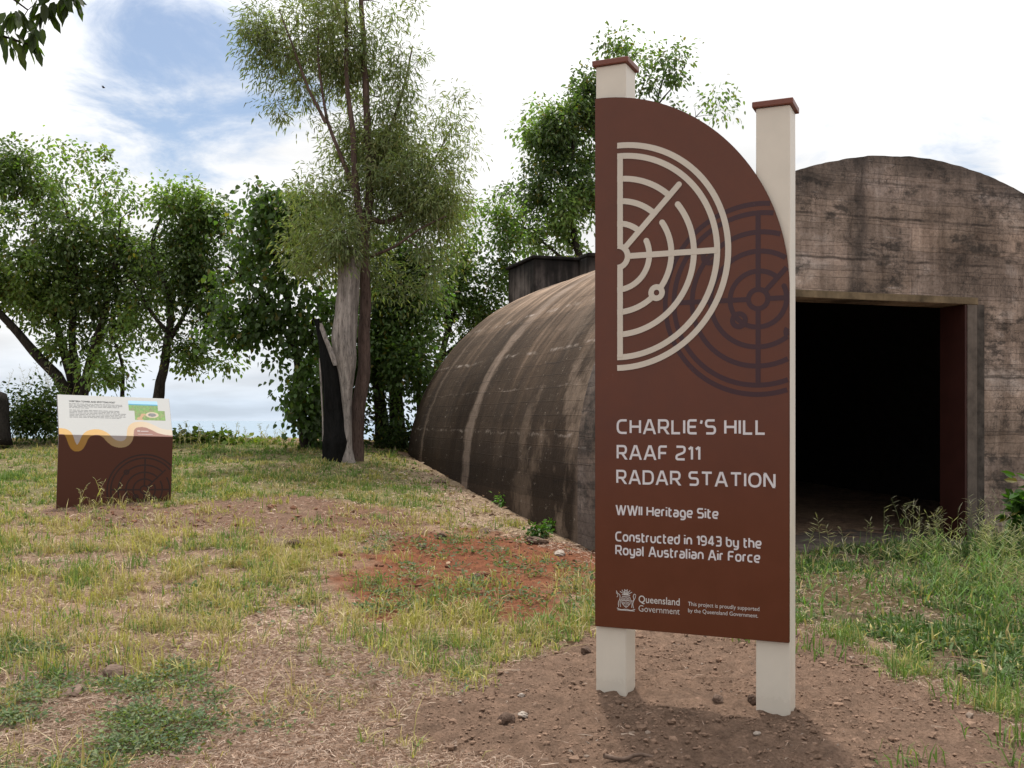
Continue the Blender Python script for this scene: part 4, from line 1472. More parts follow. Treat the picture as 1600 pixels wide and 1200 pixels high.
    md = paint('shaded_interior_concrete', (.028, .026, .025), .95, .08, .15, .2)  # near-black colour adds to the shade inside the bunker
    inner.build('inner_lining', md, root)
    ew = Acc()
    ring = np.stack([q, np.full(nx, LV), z], 1)
    ew.add(np.vstack([ring, [[0, LV, 1.0]]]), np.stack([np.arange(1, nx), np.arange(nx - 1), np.full(nx - 1, nx)], 1))
    ew.build('end_wall', MF, root)
    VV, FF = box_v(-3.6, 3.6, -.22, LV - .35, -.5, .055)
    me = np_mesh('floor_slab', VV, [FF])
    bevel_mesh(me, .012)
    link('floor_slab', me, paint('dusty_concrete_floor', (.13, .105, .09), .95, .1, .3, .3), root)


def blockhouse():
    m, nt, out = new_mat('blackened_concrete_block')
    tc = nd(nt, 'ShaderNodeTexCoord')
    O = tc.outputs['Object']
    st = noise(nt, mapping(nt, O, (3.2, 3.2, .35)), 1.0, 6, .65)
    bl = noise(nt, O, 2.2, 6, .65)
    c = ramp(nt, mth(nt, 'ADD', mth(nt, 'MULTIPLY', st, .6), mth(nt, 'MULTIPLY', bl, .4)), [(.36, (.014, .013, .012)), (.46, (.05, .042, .039)), (.54, (.13, .107, .098)), (.64, (.22, .185, .17))])
    sx = nd(nt, 'ShaderNodeSeparateXYZ')
    nt.links.new(O, sx.inputs[0])
    topd = nd(nt, 'ShaderNodeMapRange')
    for i, v in zip((1, 2, 3, 4), (4.55, 4.95, 0, .85)):
        topd.inputs[i].default_value = v
    nt.links.new(mth(nt, 'ADD', sx.outputs[2], mth(nt, 'MULTIPLY', bl, .3)), topd.inputs[0])
    c = mixrgb(nt, topd.outputs[0], c, (.008, .008, .008))
    principled(nt, out, c, .95, .1, bump(nt, bl, .5, .02))
    Y = 21.3
    p = at(834, 404, Y)
    root = empty('concrete_blockhouse', (p[0], p[1], 0), BA)
    tag(root, 'square blackened concrete blockhouse rising behind the vaulted bunker', 'blockhouse')
    zt = p[2]
    VV, FF = box_v(0, 1.02, 0, 1.75, -.5, zt)
    me = np_mesh('front_block', VV, [FF])
    bevel_mesh(me, .03)
    link('front_block', me, m, root)
    VV, FF = box_v(-.05, 1.021, -.05, 1.8, zt + .001, zt + .07)
    me = np_mesh('roof_slab', VV, [FF])
    bevel_mesh(me, .02)
    link('roof_slab', me, m, root)
    VV, FF = box_v(1.024, 3.2, -.42, 1.6, -.5, zt + .03)
    me = np_mesh('side_block', VV, [FF])
    bevel_mesh(me, .03)
    link('side_block', me, m, root)
    VV, FF = box_v(1.022, 3.25, -.47, 1.65, zt + .031, zt + .11)
    me = np_mesh('roof_slab', VV, [FF])
    bevel_mesh(me, .02)
    link('roof_slab', me, m, root)
    # broken concrete block at the far left
    px, py = at(0, 670, 19)[0], 19
    bm = bmesh.new()
    q = at(-30, 672, 19)
    z0 = q[2] - .3
    bmesh.ops.create_cube(bm, size=1)
    bmesh.ops.subdivide_edges(bm, edges=bm.edges[:], cuts=6, use_grid_fill=True)
    for v in bm.verts:
        x, y, z = v.co
        n = float(fbm(x * 3 + 7 + y, z * 3 + y * 2, 9)) - .5
        t = z + .5
        v.co = ((x * (1.16 - .26 * t) + n * .10) * .72, (y * (1.1 - .2 * t) + n * .1) * .8, t * 1.08 - max(0, x) * .22 * t + n * .05)
    me = bpy.data.meshes.new('concrete_block')
    bm.to_mesh(me)
    bm.free()
    for p_ in me.polygons: p_.use_smooth = True
    o = link('concrete_block', me, rock_mat('sooty_concrete_block', (.010, .009, .008), (.045, .037, .033)), None, (at(-31, 672, 19)[0], 19, z0 + .02))
    tag(o, 'dark stained block of concrete at the left edge beside bushes', 'concrete block')


# ------------------------------------------------------------------ plants
def tubes(acc, paths, sides=6, jitter=0.0):
    """paths: list of (points (n,3), radii (n,))"""
    for P, R in paths:
        P = np.asarray(P, float)
        R = np.asarray(R, float)
        n = len(P)
        if n < 2:
            continue
        T = np.gradient(P, axis=0)
        T /= np.linalg.norm(T, axis=1)[:, None] + 1e-9
        ref = np.array([0.31, .95, .05]) if abs(T[:, 2]).mean() > .5 else np.array([.1, .1, 1.0])
        A = np.cross(T, ref)
        A /= np.linalg.norm(A, axis=1)[:, None] + 1e-9
        B = np.cross(T, A)
        k = sides
        a = np.linspace(0, 2 * np.pi, k, endpoint=False)
        rr = R[:, None] * (1 + (rng.random((n, k)) - .5) * jitter)
        V = P[:, None, :] + rr[..., None] * (np.cos(a)[None, :, None] * A[:, None, :] + np.sin(a)[None, :, None] * B[:, None, :])
        i = np.arange(n - 1)[:, None] * k
        j = np.arange(k)[None, :]
        F = np.stack([i + j, i + (j + 1) % k, i + k + (j + 1) % k, i + k + j], -1).reshape(-1, 4)
        acc.add(V.reshape(-1, 3), F)


def leaves(P, D, L, W, C, shape='broad'):
    """leaf-sized folded faces: P base, D unit direction, L length, W width, C colour"""
    n = len(P)
    up = rng.normal(size=(n, 3)) * .55 + np.array([0, 0, 1.0])
    S = np.cross(D, up)
    S /= np.linalg.norm(S, axis=1)[:, None] + 1e-9
    Nn = np.cross(S, D)
    L = np.broadcast_to(L, n)[:, None]
    W = np.broadcast_to(W, n)[:, None]
    if shape == 'broad':
        fr, wd, lift = (.0, .22, .62, 1.0), (.0, .42, .46, .0), .10
    elif shape == 'heart':
        fr, wd, lift = (.0, .12, .55, 1.0), (.0, .50, .50, .0), .08
    else:
        fr, wd, lift = (.0, .25, .65, 1.0), (.0, .5, .42, .0), .05
    droop = np.array([0, 0, -1.0])[None, :] * L * .12
    b = P
    m1 = P + D * L * fr[1]
    m2 = P + D * L * fr[2] + droop * .35
    t = P + D * L + droop
    V = np.stack([b, m1 + S * W * wd[1] + Nn * W * lift, m2 + S * W * wd[2] + Nn * W * lift, t,
                  m2 - S * W * wd[2] + Nn * W * lift, m1 - S * W * wd[1] + Nn * W * lift], 1).reshape(-1, 3)
    i = np.arange(n)[:, None] * 6
    F = np.concatenate([i + np.array([[0, 1, 2, 3]]), i + np.array([[0, 3, 4, 5]])])
    return V, F, np.repeat(C, 6, 0)


def leaf_colors(n, base, cl=None, var=.3, yellow=.06, hue=.2):
    c = np.array(base)[None, :] * (1 + (rng.random((n, 1)) - .5) * 2 * var)
    c = c * (1 + (rng.random((n, 3)) - .5) * hue)
    if cl is not None:
        c = c * cl[:, None]
    y = rng.random(n) < yellow
    c[y] = np.array([.15, .13, .03]) * (.6 + .6 * rng.random((y.sum(), 1)))
    return np.clip(c, .004, .6)


def grow(stems, blobs, npts, seed, Y, depth=1.0, hole=.36, minstep=.35):
    """stems: list of (pixel polyline, base radius, tip radius) at depth Y; blobs: (px, py, rx, ry) crown lumps.
    Returns branch paths and twig-end points."""
    r = np.random.default_rng(seed)
    nodes, parent, rad, paths = [], [], [], []
    for st in stems:
        pl, r0, r1 = st[0], st[1], st[2]
        dy = st[3] if len(st) > 3 else (0, 0)
        P = np.array([at(px, py, Y) for px, py in pl])
        P[:, 1] += np.linspace(dy[0], dy[1], len(P))
        d = np.concatenate([[0], np.cumsum(np.linalg.norm(np.diff(P, axis=0), axis=1))])
        n = max(4, int(d[-1] / .22))
        tt = np.linspace(0, d[-1], n)
        # smooth interpolation
        Q = np.stack([np.interp(tt, d, P[:, k]) for k in range(3)], 1)
        for _ in range(3):
            Q[1:-1] = (Q[:-2] + 2 * Q[1:-1] + Q[2:]) / 4
        Q[1:] += np.cumsum(r.normal(size=(n - 1, 3)) * .012, 0)
        R = r0 + (r1 - r0) * (tt / d[-1]) ** .8
        paths.append((Q, R))
        for k in range(n):
            nodes.append(Q[k])
            rad.append(R[k])
    pts = []
    areas = np.array([b[2] * b[3] for b in blobs], float)
    cnt = np.maximum(2, (npts * areas / areas.sum()).astype(int))
    for bl_, c in zip(blobs, cnt):
        bx, by, rx, ry = bl_[:4]
        yo = bl_[4] if len(bl_) > 4 else 0.0
        k = 0
        while k < c:
            v = r.normal(size=3)
            v /= np.linalg.norm(v)
            v *= r.random() ** .38
            p = at(bx + v[0] * rx, by + v[2] * -ry, Y)
            p[1] += v[1] * (rx + ry) * .5 / FPX * Y * depth + yo
            k += 1
            h = vnoise(p[0] * 1.5 + seed, p[2] * 1.5 + p[1] * .7, seed)
            if h < hole and r.random() < .85:
                continue
            pts.append(p)
    pts = np.array(pts)
    N0 = np.array(nodes)
    dist = np.min(np.linalg.norm(pts[:, None, :] - N0[None, ::2, :], axis=2), axis=1)
    order = np.argsort(dist)
    cap = len(nodes) + len(pts) * 14
    NA = np.zeros((cap, 3))
    RA = np.zeros(cap)
    NA[:len(nodes)] = N0
    RA[:len(nodes)] = rad
    nn = len(nodes)
    for oi in order:
        p = pts[oi]
        dv = p - NA[:nn]
        dd = np.linalg.norm(dv, axis=1) + np.maximum(0, -dv[:, 2]) * .6      # branches prefer to rise
        j = int(np.argmin(dd))
        a = NA[j].copy()
        L = np.linalg.norm(p - a)
        if L < .05:
            continue
        k = max(3, int(L / .16))
        t = np.linspace(0, 1, k)[:, None]
        mid = (a + p) / 2 + np.array([0, 0, .10 * L]) + r.normal(size=3) * .07 * L
        Q = (1 - t) ** 2 * a + 2 * t * (1 - t) * mid + t * t * p
        ra = min(RA[j] * .62, .011 + .012 * L)
        R = np.linspace(ra, .004, k)
        paths.append((Q, R))
        m = k - 1
        if nn + m < cap:
            NA[nn:nn + m] = Q[1:]
            RA[nn:nn + m] = R[1:]
            nn += m
    return paths, pts


def tree(name, label, Y, stems, blobs, npts, seed, per=40, L=(.06, .10), WR=.55, sig=.2, base=(.05, .085, .022), shape='broad', bark=None,
         depth=1.0, droop=.5, hole=.45, mat=None, cat='tree', group=None, sides=7, yellow=.05, zsig=.8, var=.3, dust=None, tone_range=(.68, 1.36)):
    paths, pts = grow(stems, blobs, npts, seed, Y, depth, hole)
    b0 = paths[0][0][0]
    root = empty(name, tuple(b0))
    tag(root, label, cat, group)
    ac = Acc()
    tubes(ac, [p for p in paths[:len(stems)]], 12, .10)
    tubes(ac, [p for p in paths[len(stems):]], 4)
    me = ac.mesh('trunk', True)
    tr = link('trunk', me, bark or M_BARK_DARK, root)
    tr.location = -b0
    r = np.random.default_rng(seed + 99)
    n = len(pts)
    k = r.integers(int(per * .6), int(per * 1.4) + 1, n)
    idx = np.repeat(np.arange(n), k)
    N = len(idx)
    P = pts[idx] + np.clip(r.normal(size=(N, 3)), -1.7, 1.7) * np.array([sig, sig, sig * zsig]) * np.clip(r.gamma(6, 1 / 6, n), .4, 1.5)[idx][:, None]
    D = P - pts[idx]
    D = D / (np.linalg.norm(D, axis=1)[:, None] + 1e-9) + r.normal(size=(N, 3)) * .5
    D[:, 2] -= droop
    D /= np.linalg.norm(D, axis=1)[:, None] + 1e-9
    LL = r.uniform(L[0], L[1], N)
    tone = np.array([float(fbm(p[0] * .9 + seed, p[2] * .9 + p[1] * .6, seed + 5, 2)) for p in pts])
    tone = sstep(tone, .32, .66)
    clv = ((tone_range[0] + (tone_range[1] - tone_range[0]) * tone) * (.85 + .3 * r.random(n)))[idx]
    C = leaf_colors(N, base, clv, var, yellow)
    C[:, 0] *= 1 + .10 * tone[idx]
    C[:, 1] *= 1 + .06 * tone[idx]
    if dust is not None:
        C = C * .8 + np.array(dust) * .2
    V, F, CC = leaves(P, D, LL, LL * WR, C, shape)
    me = np_mesh('crown', V, [F], CC)
    cr = link('crown', me, mat or M_LEAF, root)
    cr.location = -b0
    return root


def trees():
    g = None
    # big many-stemmed tree on the left
    tree('spreading_tree', 'broad dark green tree with many leaning stems at the left', 22,
         [([(112, 650), (108, 600), (60, 548), (10, 488), (-50, 440)], .15, .05, (0, -.6)),
          ([(116, 650), (112, 590), (95, 540), (75, 480), (60, 420), (40, 340)], .13, .03, (0, .5)),
          ([(120, 650), (120, 590), (110, 520), (120, 440), (110, 330)], .12, .03, (.1, -.3)),
          ([(124, 650), (128, 600), (140, 540), (150, 470), (170, 360)], .12, .03, (0, .6)),
          ([(126, 650), (134, 600), (160, 540), (190, 460), (205, 350)], .09, .02, (0, -.5))],
         [(70, 290, 75, 62), (-20, 330, 90, 85), (140, 285, 62, 60), (55, 395, 120, 75), (165, 380, 75, 80), (-50, 430, 80, 70), (90, 470, 90, 45),
          (205, 310, 36, 50), (185, 470, 50, 45), (10, 470, 60, 50), (215, 400, 36, 50), (130, 540, 60, 30), (15, 255, 45, 28), (-110, 380, 90, 90), (225, 430, 40, 50), (215, 500, 40, 45), (120, 330, 80, 60), (110, 440, 90, 60)],
         1000, 3, 70, (.065, .12), .58, .17, (.115, .168, .055), depth=1.1, hole=.50)
    # slimmer tree beside it
    tree('slender_tree', 'slender dark tree with one leaning trunk behind the information board', 21,
         [([(244, 652), (250, 600), (262, 535), (270, 480), (258, 430), (238, 395), (242, 350), (262, 320)], .125, .03, (0, .2)),
          ([(262, 535), (285, 490), (300, 430), (310, 380)], .06, .02, (0, .4)),
          ([(183, 652), (184, 600), (190, 560), (170, 520)], .06, .02, (.3, .3)),
          ([(262, 520), (230, 480), (215, 440)], .05, .02, (0, -.4))],
         [(285, 330, 50, 40), (250, 385, 50, 40), (310, 395, 45, 50), (290, 470, 60, 45), (240, 470, 50, 50), (215, 530, 45, 45), (320, 500, 45, 45),
          (285, 555, 55, 25), (165, 570, 40, 35), (335, 565, 28, 18), (255, 310, 30, 22), (330, 350, 34, 40), (335, 430, 34, 45), (230, 400, 36, 50), (290, 420, 50, 50)],
         560, 5, 58, (.065, .115), .55, .17, (.108, .162, .052), hole=.52)
    # tree smothered in a broad-leaved vine
    tree('vine_draped_tree', 'dark tree smothered in heart-leaved vine left of the dead trunk', 19,
         [([(476, 712), (472, 640), (462, 560), (448, 470), (430, 400), (410, 340)], .11, .03, (.2, .2)),
          ([(462, 560), (420, 480), (380, 430), (355, 420)], .06, .02, (.2, -.2)),
          ([(470, 620), (480, 560), (486, 480)], .05, .02, (.2, .2))],
         [(410, 325, 52, 36), (460, 345, 45, 50), (385, 385, 55, 50), (445, 420, 60, 55), (365, 455, 45, 45), (420, 485, 60, 40), (475, 500, 38, 60),
          (486, 585, 20, 50), (488, 650, 14, 40), (350, 520, 36, 26), (395, 520, 30, 22), (462, 630, 14, 50), (446, 575, 14, 34), (500, 470, 36, 50, .5), (505, 560, 26, 50, .6), (500, 640, 22, 50, .6), (495, 690, 22, 22, .5), (478, 640, 20, 55, -.3), (470, 560, 26, 40, -.3), (500, 320, 30, 30)],
         430, 8, 32, (.065, .115), .85, .17, (.052, .088, .027), 'heart', hole=.46, yellow=.04, droop=1.2)
    # tall wispy eucalypt with reddish stem
    tree('tall_eucalypt', 'tall wispy grey green eucalypt with reddish stem beside the dead trunk', 17.5,
         [([(556, 724), (557, 670), (562, 620), (570, 580), (574, 520), (575, 455), (572, 400), (572, 355), (580, 310), (578, 250), (572, 180), (566, 110), (560, 20), (556, -60)], .135, .035, (0, .1)),
          ([(570, 400), (560, 340), (555, 298), (550, 235), (548, 190), (540, 127), (544, 40), (530, -40)], .075, .02, (0, -.3)),
          ([(556, 300), (537, 250), (514, 200), (508, 160), (505, 127), (506, 60)], .045, .012, (-.1, -.4)),
          ([(514, 200), (487, 152), (470, 110), (461, 76), (450, 40)], .032, .01, (-.3, -.6)),
          ([(576, 340), (600, 365), (630, 330), (655, 300), (674, 240), (690, 200)], .05, .012, (0, .3)),
          ([(578, 260), (600, 210), (622, 150), (632, 100), (640, 50)], .045, .012, (0, .4)),
          ([(580, 400), (620, 395), (645, 370), (700, 345)], .03, .01, (0, -.5))],
         [(480, 45, 72, 50), (560, 10, 95, 60), (440, 95, 50, 45), (425, 165, 40, 34), (420, 40, 36, 40), (455, 150, 40, 34), (470, 10, 50, 40), (610, 70, 58, 60), (540, 110, 55, 45), (575, 190, 50, 55, .4),
          (640, 140, 30, 36), (490, 190, 38, 20), (665, 205, 62, 48), (700, 235, 38, 48), (625, 260, 62, 55), (590, 330, 75, 50, .55), (680, 300, 52, 45),
          (515, 330, 52, 40), (470, 300, 22, 18), (640, 390, 62, 45), (560, 400, 50, 35, .6), (490, 390, 45, 45), (545, -70, 90, 60), (655, 100, 18, 30),
          (400, 60, 18, 40), (540, 250, 40, 40, .4), (712, 300, 30, 32), (560, 215, 50, 45, .5), (605, 245, 50, 45, .3), (600, 300, 50, 40, .3), (520, 270, 36, 36, .2), (575, 130, 60, 50, .4), (700, 175, 34, 36), (722, 250, 24, 40), (660, 345, 55, 42), (690, 385, 42, 36), (640, 440, 45, 40, .3), (600, 430, 40, 40, .8), (538, 384, 34, 18, -.7), (546, 398, 26, 20, -.6), (530, 376, 30, 18, -.55), (522, 402, 20, 16, -.6), (545, 372, 26, 16, -.7), (600, 60, 60, 50), (520, 80, 50, 40)],
         1500, 11, 66, (.075, .125), .20, .17, (.175, .205, .100), 'thin', M_BARK_RED, mat=M_LEAF2, droop=.55, zsig=.9, tone_range=(.95, 1.25), hole=.36, yellow=.03, var=.25)
    # the wood behind: three trees with dark straight trunks
    tree('shade_tree', 'thick dark trunk tree standing right behind the eucalypt', 21,
         [([(624, 712), (622, 640), (616, 560), (620, 480), (618, 420), (630, 360)], .19, .05, (0, 0)),
          ([(616, 560), (590, 500), (570, 450)], .07, .02, (0, .4)),
          ([(620, 500), (655, 450), (680, 400)], .07, .02, (0, -.4))],
         [(610, 470, 55, 60), (560, 510, 55, 60), (640, 520, 45, 50), (660, 440, 45, 50), (620, 390, 50, 40), (540, 580, 40, 50), (600, 570, 50, 40)],
         330, 14, 52, (.08, .13), .5, .22, (.072, .116, .038))
    tree('light_green_tree', 'pale green tree between the eucalypt and the concrete blockhouse', 24,
         [([(662, 700), (668, 640), (682, 580), (700, 520), (720, 450), (735, 380)], .13, .03, (0, 0)),
          ([(690, 560), (730, 520), (770, 480)], .05, .02, (0, .5)),
          ([(700, 520), (690, 450), (690, 390)], .05, .02, (0, -.5))],
         [(700, 420, 52, 50), (745, 390, 48, 42), (720, 480, 55, 45), (770, 440, 45, 42), (745, 340, 38, 30), (790, 375, 36, 30), (690, 560, 45, 45), (760, 500, 36, 30),
          (700, 345, 30, 26), (668, 500, 40, 50), (790, 330, 25, 25)],
         400, 17, 50, (.07, .12), .55, .22, (.095, .150, .038), hole=.44, yellow=.06)
    tree('leaning_tree', 'dark leaning tree with two trunks left of the bunker end', 20.5,
         [([(590, 714), (594, 660), (584, 610), (578, 560), (590, 500)], .12, .03, (.2, .2)),
          ([(604, 712), (600, 650), (592, 600), (600, 540)], .10, .03, (.5, .4)),
          ([(650, 706), (648, 640), (645, 580), (655, 520)], .10, .03, (1.0, 1.0))],
         [(560, 610, 30, 50), (520, 560, 30, 45), (640, 570, 36, 45), (600, 560, 40, 40), (675, 600, 22, 40), (535, 640, 24, 50), (570, 670, 26, 34), (620, 650, 20, 40)],
         210, 19, 42, (.08, .13), .55, .2, (.062, .102, .033))
    # tree rising behind blockhouse and sign
    tree('open_crowned_tree', 'open crowned tree rising behind the blockhouse and the tall sign', 27,
         [([(960, 640), (940, 520), (918, 430), (900, 380), (890, 300), (895, 220), (925, 120)], .17, .03, (0, 0)),
          ([(918, 430), (870, 400), (830, 370), (800, 350)], .06, .02, (0, -.5)),
          ([(900, 390), (860, 340), (850, 280)], .05, .02, (0, .5)),
          ([(940, 500), (1000, 330), (1026, 210), (1032, 150), (1050, 90)], .09, .015, (0, .3)),
          ([(1020, 250), (1070, 200), (1100, 165)], .035, .01, (.2, .2)),
          ([(1030, 160), (1062, 120), (1075, 95)], .025, .008, (.2, .2))],
         [(855, 190, 36, 42), (905, 190, 40, 50), (880, 265, 60, 40), (835, 300, 42, 36), (905, 330, 45, 45), (850, 350, 62, 30), (965, 85, 28, 30),
          (1005, 85, 26, 20), (1055, 100, 20, 26), (965, 120, 30, 20), (1005, 140, 26, 20), (1080, 160, 20, 16), (1120, 168, 18, 22), (915, 130, 25, 25), (825, 215, 20, 20),
          (985, 55, 10, 14), (1045, 165, 14, 18), (830, 390, 40, 18), (900, 385, 40, 18), (880, 200, 50, 60), (860, 240, 50, 50), (900, 290, 55, 50), (820, 340, 50, 40), (870, 320, 60, 45), (800, 310, 26, 26), (930, 160, 40, 40)],
         900, 23, 48, (.09, .15), .5, .19, (.112, .166, .062), hole=.46)
    # tree whose leafy branch hangs into the top left corner
    Yb = 6.4
    tree('overhanging_tree', 'large glossy leaves on a branch hanging into the top left corner', Yb,
         [([(-560, 1010), (-550, 700), (-520, 300), (-420, 40), (-300, -120)], .16, .06, (0, .2)),
          ([(-420, 40), (-260, -30), (-120, -60), (0, -40), (60, -20)], .05, .012, (.1, 0)),
          ([(-260, -30), (-160, 0), (-60, 30), (10, 55), (45, 62)], .02, .006, (0, 0)),
          ([(-60, -50), (20, -12), (48, 20)], .012, .005, (0, 0)),
          ([(0, -40), (70, -40), (108, -12)], .010, .004, (0, 0))],
         [(36, 24, 26, 16), (58, 14, 16, 12), (30, 64, 24, 5), (50, 48, 14, 10), (106, 0, 12, 5), (0, 44, 14, 10), (82, -8, 14, 4), (-120, -60, 100, 60), (-300, -120, 140, 90), (40, -60, 80, 30)],
         120, 29, 9, (.085, .135), .42, .035, (.046, .070, .018), hole=.0, yellow=.0, droop=1.9)


def dead_tree():
    Y = 17.2
    base = at(535, 722, Y)
    root = empty('dead_tree', tuple(base))
    tag(root, 'dead grey hollow tree trunk, burnt black on its left side', 'dead tree')
    sc = Y / FPX
    def lathe(rows, name, mat, depth=.9, jit=.06, seed=1):
        # rows: (py, x_left, x_right, y offset)
        r = np.random.default_rng(seed)
        k = 22
        ys = np.array([q[0] for q in rows], float)
        yy = np.linspace(ys[0], ys[-1], 44)
        xl = np.interp(yy, ys[::-1] if ys[0] > ys[-1] else ys, [q[1] for q in (rows[::-1] if ys[0] > ys[-1] else rows)])
        xr = np.interp(yy, ys[::-1] if ys[0] > ys[-1] else ys, [q[2] for q in (rows[::-1] if ys[0] > ys[-1] else rows)])
        dy = np.interp(yy, ys[::-1] if ys[0] > ys[-1] else ys, [q[3] for q in (rows[::-1] if ys[0] > ys[-1] else rows)])
        a = np.linspace(0, 2 * np.pi, k, endpoint=False)
        V = []
        for i in range(len(yy)):
            c = (xl[i] + xr[i]) / 2
            h = (xr[i] - xl[i]) / 2
            rr = 1 + (np.array([float(vnoise(np.cos(t) * 2.2 + 5, np.sin(t) * 2.2 + i * .10, seed)) for t in a]) - .5) * jit * 3
            for t, m in zip(a, rr):
                V.append((((c + h * m * math.cos(t)) - HX) * sc - base[0], dy[i] + h * sc * depth * m * math.sin(t), EYE + (HY - yy[i]) * sc - base[2]))
        V = np.array(V)
        n = len(yy)
        i = np.arange(n - 1)[:, None] * k
        j = np.arange(k)[None, :]
        F = np.stack([i + j, i + (j + 1) % k, i + k + (j + 1) % k, i + k + j], -1).reshape(-1, 4)
        acc = Acc()
        acc.add(V, F)
        top = V[-k:].mean(0) + (0, 0, -.05)
        acc.add(np.vstack([V[-k:], [top]]), np.stack([np.arange(k), (np.arange(k) + 1) % k, np.full(k, k)], 1))
        return acc.build(name, mat, root, True)
    lathe([(734, 524, 562, 0), (722, 530, 556, 0), (700, 534, 551, 0), (665, 537, 550, 0), (640, 535, 549, 0), (610, 532, 551, 0), (580, 528, 555, 0), (555, 523, 558, 0), (530, 521, 557, 0), (500, 524, 558, 0),
           (460, 527, 559, 0), (420, 529, 561, 0), (400, 531, 562, 0), (388, 533, 557, 0)], 'trunk', M_BARK_GREY, .9, .15, 4)
    lathe([(728, 500, 540, .0), (716, 504, 540, -.02), (690, 506, 542, -.06), (672, 506, 538, -.03), (640, 504, 535, .05), (600, 502, 532, .05), (560, 499, 527, .05), (545, 498, 518, .05), (525, 495, 508, .05), (510, 492, 503, .05), (498, 488, 497, .05)],
          'charred_wood', M_CHAR, .75, .30, 7)
    lathe([(572, 524, 530, -.18), (555, 518, 525, -.16), (535, 510, 517, -.12), (515, 502, 508, -.06), (505, 500, 503, -.02)], 'splinter', M_BARK_GREY, .5, .3, 9)
    lathe([(715, 504, 508, -.02), (650, 503.5, 506, -.02), (590, 500, 503, -.02), (560, 498.5, 500, -.02)], 'bark_edge', M_BARK_GREY, .5, .1, 12)


def bush(name, label, Y, blobs, npts, seed, per, L, WR, sig, base, shape='broad', cat='bush', group=None, yellow=.05, droop=.2, stemh=None):
    bx, by = blobs[0][0], max(b[1] + b[3] for b in blobs)
    stems = [([(bx, by + 6), (bx + 2, by - 20)], .015, .006, (0, 0))]
    return tree(name, label, Y, stems, blobs, npts, seed, per, L, WR, sig, base, shape, cat=cat, group=group, yellow=yellow, droop=droop, hole=.2)


def bushes():
    bush('leafy_shrub', 'leafy yellow green shrub between the concrete block and the board', 20, [(52, 640, 34, 28), (75, 655, 22, 24), (35, 660, 22, 18), (80, 620, 10, 20)], 110, 41, 40, (.05, .10), .5, .16,
         (.080, .125, .026))
    bush('creeping_vine', 'yellow green round-leaved creeper on the crest right of the board', 20.3, [(300, 690, 22, 8), (330, 692, 24, 10), (360, 695, 26, 9), (395, 698, 26, 8), (430, 702, 20, 6), (345, 684, 7, 6), (288, 684, 8, 7)], 110, 43, 14,
         (.08, .13), .9, .10, (.105, .150, .030), 'heart', 'creeper')
    bush('dark_shrub', 'dark low shrub under the trees left of the bunker end', 20.2, [(640, 690, 24, 16), (610, 700, 22, 10), (590, 705, 16, 8)], 60, 44, 34, (.05, .09), .5, .14, (.045, .075, .020))
    bush('broadleaf_sapling', 'bright green broad-leaved plant at the right edge by the bunker wall', 10.6, [(1608, 797, 18, 13), (1622, 782, 18, 14), (1598, 812, 14, 9)], 34, 45, 12, (.10, .18), .42, .09, (.07, .15, .028))
    for k, (px, py, Y, s, lab) in enumerate(((788, 785, 13.2, 9, 'small leafy weed farthest along the foot of the bunker vault'),
                                            (862, 822, 11.6, 9, 'bright green weed growing against the vault near the sign'),
                                            (842, 832, 11.4, 7, 'smaller pale weed just left of the bright green vault weed'))):
        x, y = G(px, py + 8)
        bush('weed_plant', lab, y, [(px, py, s, s * 1.1)], 16, 50 + k, 16, (.04, .07), .5, .05, (.07, .15, .03), cat='weed')


# ------------------------------------------------------------------ grass and litter
def blades(acc, X, Y, H, W, C, lean=.5, z0=0.0, tipk=.15, C2=None, az=None):
    n = len(X)
    Z = gfull(X, Y) + z0 - .004
    az = rng.random(n) * 2 * np.pi if az is None else az
    ln = np.clip(np.abs(rng.normal(size=n)) * lean, 0, 1.9)
    d = np.stack([np.cos(az), np.sin(az)], 1)
    # facing: mostly seen broadside
    fa = az + np.pi / 2 + rng.normal(size=n) * .6
    s = np.stack([np.cos(fa), np.sin(fa), np.zeros(n)], 1) * (W / 2)[:, None]
    def pt(t):
        f = t * t * ln
        nrm = np.sqrt(1 + (ln * t) ** 2)
        p = np.stack([X + d[:, 0] * H * f * .8, Y + d[:, 1] * H * f * .8, Z + H * (t / nrm ** 1.1)], 1)
        return p
    p0, p1, p2 = pt(0.0), pt(.55), pt(1.0)
    V = np.stack([p0 - s * .8, p0 + s * .8, p1 - s, p1 + s, p2 - s * tipk, p2 + s * tipk], 1).reshape(-1, 3)
    i = np.arange(n)[:, None] * 6
    F = np.concatenate([i + np.array([[0, 1, 3, 2]]), i + np.array([[2, 3, 5, 4]])])
    CC = np.repeat(C, 6, 0)
    if C2 is not None:
        CC = CC.reshape(n, 6, 3)
        CC[:, 4:, :] = C2[:, None, :]
        CC = CC.reshape(-1, 3)
    acc.add(V, F, CC)


def sample(n, y0, y1, x0px=-480, x1px=1900):
    """points spread over the strip of ground that the view covers, evenly per square metre"""
    Y = np.sqrt(rng.random(n) * (y1 ** 2 - y0 ** 2) + y0 ** 2)
    px = rng.uniform(x0px, x1px, n)
    return (px - HX) / FPX * Y, Y


def inside_bunker(X, Y, m=.12):
    dx, dy = X - BC[0], Y - BC[1]
    q = dx * BE[0] + dy * BE[1]
    t = dx * BDn[0] + dy * BDn[1]
    return (np.abs(q) < 4.02 + m) & (t > -m - .1) & (t < 9.45 + m)


def near_base(X, Y):
    """keep growth out of the post and board footprints"""
    dx, dy = X - S0[0], Y - S0[1]
    s = dx * SU[0] + dy * SU[1]
    t = dx * -SU[1] + dy * SU[0]
    a = (s > -.02) & (s < PS + PW + .02) & (t > -.03) & (t < PW + .02)
    return a


